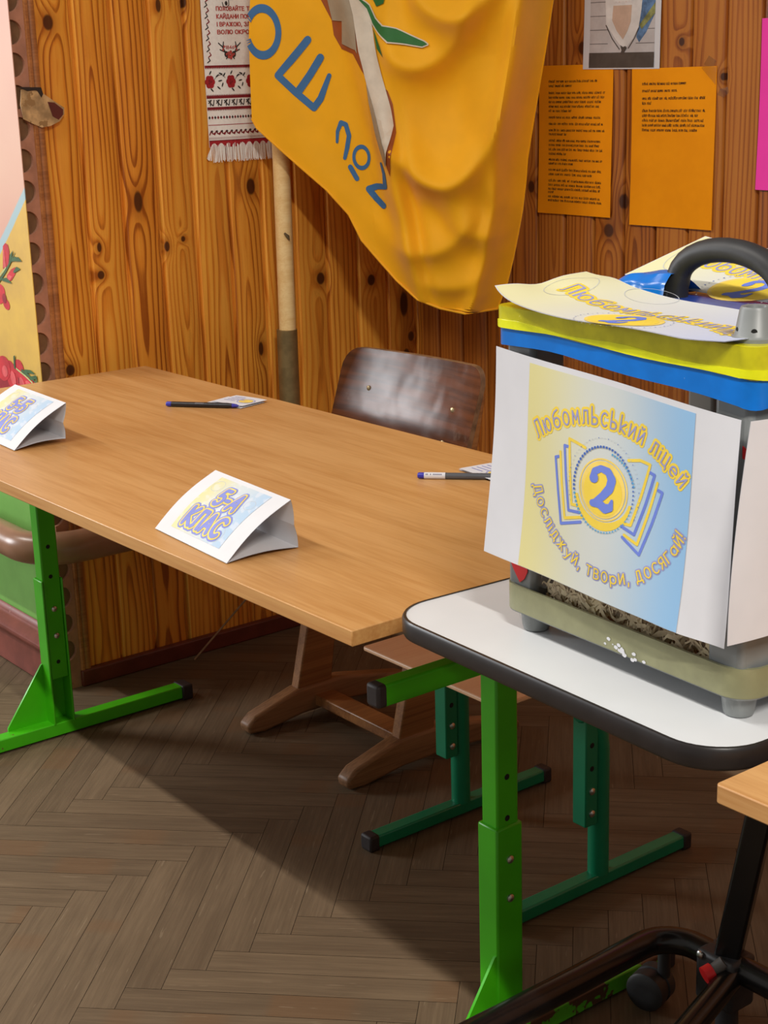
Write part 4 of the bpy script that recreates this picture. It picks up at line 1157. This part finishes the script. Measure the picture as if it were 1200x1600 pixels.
def lerp_tab(tab, z):
    if z >= tab[0][1]: return tab[0][0]
    for (s0, z0), (s1, z1) in zip(tab, tab[1:]):
        if z0 >= z >= z1: return s0 + (s1 - s0) * (z0 - z) / max(1e-6, z0 - z1)
    return tab[-1][0]
TL_ = [(-.036, 1.75), (-.036, 1.42), (-.039, 1.372), (-.046, 1.298), (-.048, 1.212), (-.049, 1.142), (-.039, 1.123), (0, 1.087), (.051, 1.042), (.103, .997), (.148, .947), (.173, .895), (.206, .856), (.245, .813), (.291, .776), (.337, .757), (.390, .7475)]
TR_ = [(.60, 1.75), (.577, 1.42), (.561, 1.35), (.542, 1.232), (.512, 1.062), (.503, .962), (.483, .86), (.463, .783), (.447, .7465)]
def sab(t, e=.05): return math.sqrt(t * t + e * e) - e
def crease(s, z, c0, cz, kl, kr, amp, wu, wd, s0, s1, sharp=.05):
    d = s - c0
    k_ = kl if d < 0 else kr
    t = (z - (cz + k_ * d * d)) / math.sqrt(1 + (2 * k_ * d) ** 2)
    k = 1 / (1 + math.exp(-t / .006)); wq = wd + (wu - wd) * k
    f = math.exp(-(math.sqrt(t * t + .011 ** 2) - .011) / wq)
    g = 1 / (1 + math.exp(-(s - s0) / .012)) / (1 + math.exp((s - s1) / .012))
    return amp * f * g
def fold(s, z):
    rr = lerp_tab(TR_, z)
    h = 0.0
    h += crease(s, z, .360, 1.008, 6.0, 10.0, .078, .095, .036, .235, rr - .03)
    h += crease(s, z, .305, 1.232, 8.0, 7.5, .046, .065, .028, .235, .43)
    h += crease(s, z, .385, 1.318, 7.0, 9.0, .058, .060, .030, .29, .50)
    h += crease(s, z, .310, .872, 3.0, 6.0, .036, .060, .028, .26, .42)
    h += crease(s, z, .365, .802, 2.0, 7.0, .026, .050, .024, .31, .42)
    h += crease(s, z, .430, .905, 9.0, 3.0, .026, .060, .030, .36, rr - .02)
    h += .022 * math.exp(-((s - (.165 + (1.36 - z) * .25)) / .026) ** 2)
    h -= .020 * math.exp(-((s - (.250 + (1.2 - z) * .16)) / .017) ** 2) / (1 + math.exp((z - 1.16) / .03))
    e = s - (rr - .050)
    h += .020 * math.exp(-(e / .018) ** 2)
    if e > 0: h -= .9 * e
    h += .008 * math.sin(s * 8 - 1.0) + .003 * math.sin(s * 26 + z * 7) + .0022 * math.sin(z * 37 + s * 60 + 2 * math.sin(z * 13)) * (1 if s > .2 else .4)
    h += .014 * math.exp(-((s - .02) / .05) ** 2) * (z - 1.1) * 2
    return h
def flag_S(s, z): return FA + FD * s + FN * fold(s, z) + Vector((0, 0, z)) - fo
fs = Sheet(flag_S, 0, 1, 0, 1, .012, 2e-3)
NU, NV = 110, 200
rows = []
for j in range(NV + 1):
    z = 1.75 + (.7475 - 1.75) * (j / NV) ** .92
    a, b = lerp_tab(TL_, z), lerp_tab(TR_, z)
    rows.append([fs.bm.verts.new(flag_S(a + (b - a) * i / NU, z)) for i in range(NU + 1)])
for j in range(NV):
    for i in range(NU):
        f = fs.bm.faces.new((rows[j + 1][i], rows[j + 1][i + 1], rows[j][i + 1], rows[j][i])); f.smooth = True
Bf, Wf, Gf, Rf, Lf = 1, 2, 3, 4, 5
sw = .0195
fs.put([t for t in ring((-.016, 1.310), .0330, .0450, .0165, 60) if sum(p[0] for p in t) / 3 > lerp_tab(TL_, sum(p[1] for p in t) / 3) + .0005], Bf, .0012)
fs.put(stroke([(.076, 1.292), (.043, 1.257), (.012, 1.225), (.048, 1.190), (.083, 1.160), (.098, 1.178), (.118, 1.222)], .0155, taper=[1, 1, .9, .9, .9, .9, .6]), Bf, .0012)
fs.put(stroke([(.101, 1.257), (.078, 1.225), (.050, 1.190)], .0155), Bf, .0014)
fs.put(stroke([(.129, 1.092), (.131, 1.113), (.139, 1.130), (.149, 1.126), (.155, 1.104), (.150, 1.080), (.144, 1.060)], .0095, taper=[.6, .8, 1, 1, 1, 1, .8]), Bf, .0012)
fs.put(ring((.180, 1.061), .0165, .0210, .0085, 32), Bf, .0012)
fs.put(stroke([(.155, 1.042), (.168, 1.019)], .0105), Bf, .0012)
fs.put(stroke([(.226, 1.050), (.232, 1.030), (.233, 1.004), (.212, 1.004), (.193, .998), (.208, .980), (.224, .965)], .0135, taper=[.4, .6, .8, .9, 1, 1, 1]), Bf, .0012)
fs.put(poly2([(.105, 1.37), (.128, 1.327), (.131, 1.299), (.147, 1.272), (.173, 1.262), (.191, 1.23), (.204, 1.211), (.196, 1.25), (.181, 1.315), (.167, 1.37)]), Rf, .0010)
fs.put(poly2([(.121, 1.37), (.130, 1.327), (.153, 1.325), (.149, 1.282), (.18, 1.269), (.184, 1.262), (.178, 1.34), (.17, 1.37)]), Gf, .0026)
fs.put(poly2([(.200, 1.225), (.215, 1.143), (.229, 1.086), (.249, 1.026), (.262, 1.11), (.255, 1.165), (.246, 1.19)]), Rf, .0012)
fs.put(poly2([(.168, 1.37), (.177, 1.334), (.187, 1.267), (.203, 1.205), (.215, 1.143), (.23, 1.086), (.243, 1.044), (.256, 1.123), (.251, 1.154), (.24, 1.204), (.226, 1.259), (.215, 1.312), (.205, 1.345), (.178, 1.37)]), Wf, .0034)
fs.put(poly2([(.203, 1.205), (.208, 1.168), (.221, 1.111), (.243, 1.044), (.245, 1.073), (.228, 1.13)]), Gf, .0042)
leafp = [(.176, 1.372), (.208, 1.351), (.223, 1.326), (.239, 1.31), (.265, 1.304), (.296, 1.291), (.324, 1.279), (.330, 1.274), (.319, 1.270), (.283, 1.276), (.251, 1.280), (.232, 1.299), (.217, 1.317), (.202, 1.345)]
fs.put(stroke(leafp, .005, True), Wf, .0042)
fs.put(poly2(leafp), Lf, .0050)
fs.put(poly2([(.217, 1.308), (.232, 1.275), (.241, 1.253), (.226, 1.270)]), Lf, .0022)
fs.put(poly2([(.209, 1.375), (.243, 1.372), (.240, 1.354), (.224, 1.349)]), Lf, .0022)
# stitched hem along the lower edge and the right edge
hem = [(s + .006, z + .006) for s, z in TL_[4:]]
cloth = finish('cloth', fs.bm, ['flag_yellow', 'flag_blue', 'flag_white', 'flag_grey', 'flag_brown', 'flag_green'], fl)
bm = bmesh.new(); pth = []
for s, z in TL_[5:] + [(.447, .7465)]: pth.append(flag_S(s, z))
sweep(bm, pth, .0022, 6); hm = finish('hem', bm, 'flag_yellow', fl)
bm = bmesh.new(); pth = [flag_S(lerp_tab(TR_, z), z) for z in [1.75 - .05 * k for k in range(20)] + [.7465]]
sweep(bm, pth, .0020, 6); finish('hem', bm, 'flag_yellow', fl)

# =================================================================== EMBROIDERED TOWEL
tw = thing('embroidered_towel', 'white embroidered towel with red bands and fringe hanging beside the flag', 'towel', (0, 0, 0))
YL, YR, ZB, ZT = .385, .545, 1.085, 1.75
def tw_S(u, v): return Vector((.0045 + .0012 * math.sin(u * 60 + v * 4), YL + u + (.006 * (1.085 - v) / .29 if False else -.020 * (v - 1.085) * .3), v))
st = Sheet(tw_S, 0, YR - YL, ZB, ZT, .02); st.grid(20, 30, 0, .0012)
WD = YR - YL
R_, DR, DK, TX = 1, 2, 3, 4
def hband(z0, z1, m, teeth=0):
    st.rect(0, z0, WD, z1, m, .0004)
    if teeth:
        n = 40
        for k in range(n):
            u = WD * k / n; h = .0035 * teeth
            st.put([((u, z0 if teeth < 0 else z1), (u + WD / n, z0 if teeth < 0 else z1), (u + WD / n / 2, (z0 if teeth < 0 else z1) + h))], m, .0004)
hband(1.2445, 1.2485, DR, -1)
hband(1.183, 1.188, DR, 1); hband(1.1615, 1.1660, DR, -1); hband(1.1295, 1.1308, R_); hband(1.0975, 1.0995, DR); hband(1.085, 1.0975, R_)
for k in range(5):      # roses with leaves
    cx = .010 + k * .050; cz = 1.216
    for a in range(6): st.put(ellipse((cx + .006 * math.cos(a * 1.05), cz + .0075 * math.sin(a * 1.05)), .0062, .0062, 10), R_, .0005)
    for a in range(3): st.put(ellipse((cx + .003 * math.cos(a * 2.1), cz + .003 * math.sin(a * 2.1)), .0022, .0026, 8), DR, .0008)
    for dx, dz, r in ((.018, .012, .6), (.026, .016, -.3), (.020, -.012, -.7), (.029, -.006, 1.2), (.024, .002, .2), (.004, -.016, -.8), (.034, .014, .9), (.002, .018, 1.0)): st.put(ellipse((cx + dx, cz + dz), .0048, .0016, 10, r), DK, .0005)
    st.put(stroke([(cx + .010, cz + .004), (cx + .018, cz + .012), (cx + .028, cz + .014), (cx + .036, cz + .008)], .0009), DK, .0006)
for k in range(9):      # branching row
    u = .004 + k * .0185
    for a, b in (((0, 0), (.007, .006)), ((.004, -.005), (.004, .006)), ((.004, 0), (.010, -.005)), ((.011, -.004), (.013, .006)), ((.0, .005), (.005, .001))): st.put(stroke([(u + a[0], 1.1738 + a[1]), (u + b[0], 1.1738 + b[1])], .0022), DK, .0005)
for k in range(24):     # beads row
    u = .004 + k * .0068
    st.put(poly2([(u - .0027, 1.145), (u, 1.1415), (u + .0027, 1.145), (u, 1.1487)]), DR if k % 2 else DK, .0005)
for k in range(14):     # waves row
    u = .002 + k * .0118
    st.put(stroke([(u, 1.111), (u + .004, 1.118), (u + .007, 1.1135), (u + .010, 1.112), (u + .0118, 1.114)], .0026), DR, .0005)
    st.put(ellipse((u + .006, 1.1175), .0022, .0022, 8), DK, .0006)
for k in range(50): st.put(stroke([(k * .0032 + .001, 1.1015), (k * .0032 + .001, 1.1055)], .0009), DR, .0005)
for k in range(46):     # creeping border at the left edge
    z = 1.254 + k * .0108; u = .0105 + (.003 if k % 2 else 0)
    st.put(stroke([(u - .003, z), (u + .003, z + .004), (u, z + .009)], .0022), DR if k % 2 else DK, .0005)
for k, s in enumerate(('Поховайте та', 'Вставайте, пор', 'І вражою, злою', 'Волю окропі')):
    s = ('Поховайте та', 'Кайдани порв', 'І вражою, зло', 'Волю окропі')[k]
    st.put(line_of(s.upper(), .034, 1.3555 - k * .0152, .0105, .090, .035), TX, .0005)
for sx in (-1, 1):      # sprig emblem under the text
    c = .062
    for a, b in (((0, 1.267), (.012, 1.274)), ((.010, 1.272), (.020, 1.287)), ((.012, 1.274), (.024, 1.279)), ((.017, 1.282), (.015, 1.294)), ((.020, 1.286), (.027, 1.292)), ((.004, 1.267), (.010, 1.261))): st.put(stroke([(c + sx * a[0], a[1]), (c + sx * b[0], b[1])], .0024), DK, .0005)
    st.put(ellipse((c + sx * .0095, 1.2700), .0050, .0062, 12), DK, .0006); st.put(ellipse((c + sx * .0095, 1.2700), .0020, .0026, 8), TX, .0008)
    for q in ((.017, 1.279), (.014, 1.285)): st.put(ellipse((c + sx * q[0], q[1]), .0022, .0028, 8), TX, .0007)
for a in range(5): st.put(ellipse((.062 + .0045 * math.cos(a * 1.257), 1.2685 + .0055 * math.sin(a * 1.257)), .0036, .0040, 8), TX, .0008)
st.put(line_of('1846', .051, 1.2805, .0085, .022, .02), TX, .0006)
st.put(stroke([(.050, 1.371), (.052, 1.364), (.060, 1.361), (.066, 1.366), (.066, 1.376)], .0018), DK, .0005); st.put(ellipse((.0595, 1.3695), .0035, .0045, 10), DK, .0005)
finish('cloth', st.bm, ['linen', 'red_thread', 'dark_red_thread', 'dark_thread', 'text_thread'], tw)
bm = bmesh.new(); rf = random.Random(4)
for k in range(110):
    u = YL + .001 + k * (WD - .002) / 110; l = .030 + rf.uniform(-.003, .003); sw_ = rf.uniform(-.002, .002)
    z1 = 1.0865 + .007 * abs(math.sin(k * PI / 12))
    x = .0062 + rf.uniform(-.001, .001)
    vs = [bm.verts.new(p) for p in ((x, u - .0006, z1), (x, u + .0008, z1), (x + .001, u + .0008 + sw_, 1.087 - l), (x + .001, u - .0006 + sw_, 1.087 - l))]
    bm.faces.new(vs)
for k in range(7):
    y0 = YL - .001 - k * .0008
    vs = [bm.verts.new(p) for p in ((.006, YL + .002, 1.086), (.006, YL + .003, 1.084), (.0065, y0 - .004 + rf.uniform(-.003, .003), 1.058 + k * .001), (.0065, y0 - .005, 1.059 + k * .001))]
    bm.faces.new(vs)
finish('fringe', bm, 'linen', tw)

# =================================================================== SHEETS ON THE BACK WALL
def wall_sheet(name, x, z, wd, ht, tilt, mats, label, cat, draw=None, curl=.004, group=None):
    c, s_ = math.cos(tilt), math.sin(tilt)
    def S(u, v):
        k = -v / ht
        d = .0025 + curl * k * k + .0012 * math.sin(u * 22 + v * 13)
        return Vector((x + c * u - s_ * v, .945 - d, z + s_ * u + c * v))
    s = Sheet(S, 0, wd, -ht, 0, .02); s.grid(10, 16, 0, .0004)
    if draw: draw(s)
    o = finish(name, s.bm, mats); return tag(o, label, cat, group)
def text_block(lines, seed):
    def draw(s):
        r = random.Random(seed)
        for (v, u0, u1, ht) in lines:
            u = u0
            while u < u1 - .004:
                wl = min(r.uniform(.006, .020), u1 - u)
                x = u
                pts = []
                while x < u + wl:          # each word: a run of tiny letter strokes
                    h = ht * (1.0 if r.random() > .15 else 1.35)
                    s.put(stroke([(x, v), (x + .0002, v + h)], .00085), 1, .0004)
                    if r.random() > .35: s.put(stroke([(x, v + (h if r.random() > .5 else 0)), (x + .0015, v + (h if r.random() > .5 else 0))], .0008), 1, .0004)
                    x += .00195
                u += wl + .0032
    return draw
blk = [(-.034, .030, .168, 1), (-.043, .030, .100, 1), (-.057, .030, .188, 1), (-.066, .030, .186, 1), (-.075, .030, .180, 1), (-.084, .030, .180, 1), (-.093, .030, .100, 1), (-.106, .030, .184, 1), (-.119, .030, .186, 1), (-.132, .030, .190, 1), (-.140, .030, .082, 1), (-.153, .030, .182, 1), (-.162, .030, .180, 1), (-.171, .030, .184, 1), (-.180, .030, .080, 1), (-.192, .030, .185, 1), (-.200, .030, .104, 1), (-.213, .030, .184, 1), (-.222, .030, .160, 1), (-.235, .030, .182, 1), (-.244, .030, .182, 1), (-.252, .030, .180, 1), (-.259, .030, .050, 1), (-.268, .030, .180, 1), (-.276, .030, .188, 1)]
blk = [(v * .985, a, b, .0034) for v, a, b, h in blk]
wall_sheet('notice_sheet', .3994, 1.2281, .21, .297, 0.0, ['orange_paper', 'ink'], 'orange notice sheet filled with printed text, left of the two orange sheets', 'notice', text_block(blk, 2), .003, 'orange notice sheets')
blk2 = [(-.031, .028, .138, 1), (-.044, .028, .118, 1), (-.058, .028, .184, 1), (-.067, .028, .052, 1), (-.081, .028, .186, 1), (-.090, .028, .168, 1), (-.099, .028, .182, 1), (-.108, .028, .186, 1), (-.117, .028, .172, 1)]
wall_sheet('notice_sheet', .6603, 1.2179, .21, .297, .005, ['orange_paper', 'ink'], 'orange notice sheet with text only at its top, right of the two', 'notice', text_block([(v, a, b, .0036) for v, a, b, h in blk2], 5), .003, 'orange notice sheets')
def photo(s):
    s.rect(.017, -.297 + .020, .190, 0, 1, .0003)
    for k in range(11): s.rect(.017, -.268 + k * .026, .190, -.2665 + k * .026, 2, .0004)
    s.put(poly2([(.150, -.10), (.190, -.10), (.190, -.188), (.168, -.222), (.150, -.240), (.142, -.230), (.1485, -.212), (.157, -.16)]), 3, .0005)
    s.put(poly2([(.150, -.208), (.190, -.168), (.190, -.188), (.156, -.216)]), 6, .0006)
    s.put(poly2([(.080, -.245), (.137, -.243), (.140, -.19), (.068, -.19)]), 1, .0006)
    s.put(poly2([(.066, -.283), (.141, -.283), (.141, -.205), (.066, -.205)]), 1, .0006)
    s.put(poly2([(.056, -.10), (.058, -.158), (.0605, -.205), (.082, -.228), (.102, -.247), (.118, -.247), (.134, -.232), (.1485, -.212), (.155, -.180), (.157, -.158), (.157, -.10)]), 4, .0008)
    s.put(poly2([(.080, -.171), (.077, -.198), (.090, -.218), (.107, -.234), (.119, -.218), (.1275, -.2015), (.130, -.171)]), 5, .0011)
    s.put(poly2([(.080, -.120), (.080, -.163), (.092, -.1655), (.105, -.164), (.118, -.1655), (.130, -.163), (.130, -.120)]), 5, .0012)
    for k in range(6): s.put(ellipse((.083 + k * .009, -.162), .005, .004, 10), 4, .0014)
    s.put(stroke([(.061, -.207), (.078, -.232), (.098, -.252)], .002), 7, .0013); s.put(stroke([(.149, -.214), (.138, -.232), (.122, -.250)], .002), 7, .0013)
    s.put(poly2([(.100, -.244), (.108, -.248), (.114, -.246), (.118, -.250), (.108, -.262), (.100, -.262), (.104, -.254)]), 7, .0014)
    s.rect(.017, -.292 + .006, .190, -.292 + .034, 8, .0012)
wall_sheet('photo_print', .532, 1.508, .204, .289, -.012, ['paper', M('photo_siding', (196, 192, 194), .5, .05), M('photo_line', (120, 116, 118), .5), M('photo_blue', (92, 128, 172), .5, .25, 60), M('photo_white', (224, 222, 222), .5, .06), M('photo_beige', (206, 178, 160), .5, .06), M('photo_olive', (142, 146, 92), .5, .25, 60), M('photo_dark', (78, 72, 70), .5), M('photo_band', (84, 78, 74), .5, .1)], 'white-bordered photo print of a white garment pinned above the orange sheets', 'photo', photo, .001)
wall_sheet('pink_sheet', .971, 1.298, .21, .297, .0, ['pink_paper'], 'bright pink paper sheet at the right edge of the boarded wall', 'paper', None, .002)
def scrap(x, z, pts, lab):
    bm = bmesh.new(); prism(bm, pts, 0, .0005, Matrix(((1, 0, 0, x), (0, 0, -1, .9445), (0, 1, 0, z), (0, 0, 0, 1))))
    tag(finish('tape_scrap', bm, 'clear_tape'), lab, 'tape', 'clear tape scraps')
scrap(.838, 1.222, [(0, 0), (.022, -.006), (.030, .006), (.012, .016)], 'scrap of clear tape above the corner of the right orange sheet')
scrap(.872, 1.168, [(0, 0), (.016, -.005), (.028, .004), (.024, .014), (.006, .010)], 'scrap of clear tape right of the right orange sheet')
bm = bmesh.new(); prism(bm, [(0, 0), (.034, -.030), (.036, .002), (.004, .004)], 0, .0005, Matrix(((1, 0, 0, .836), (0, 0, -1, .9415), (0, 1, 0, 1.216), (0, 0, 0, 1))))
tag(finish('tape_scrap', bm, 'clear_tape'), 'clear tape holding the top right corner of the right orange sheet', 'tape', 'clear tape scraps')
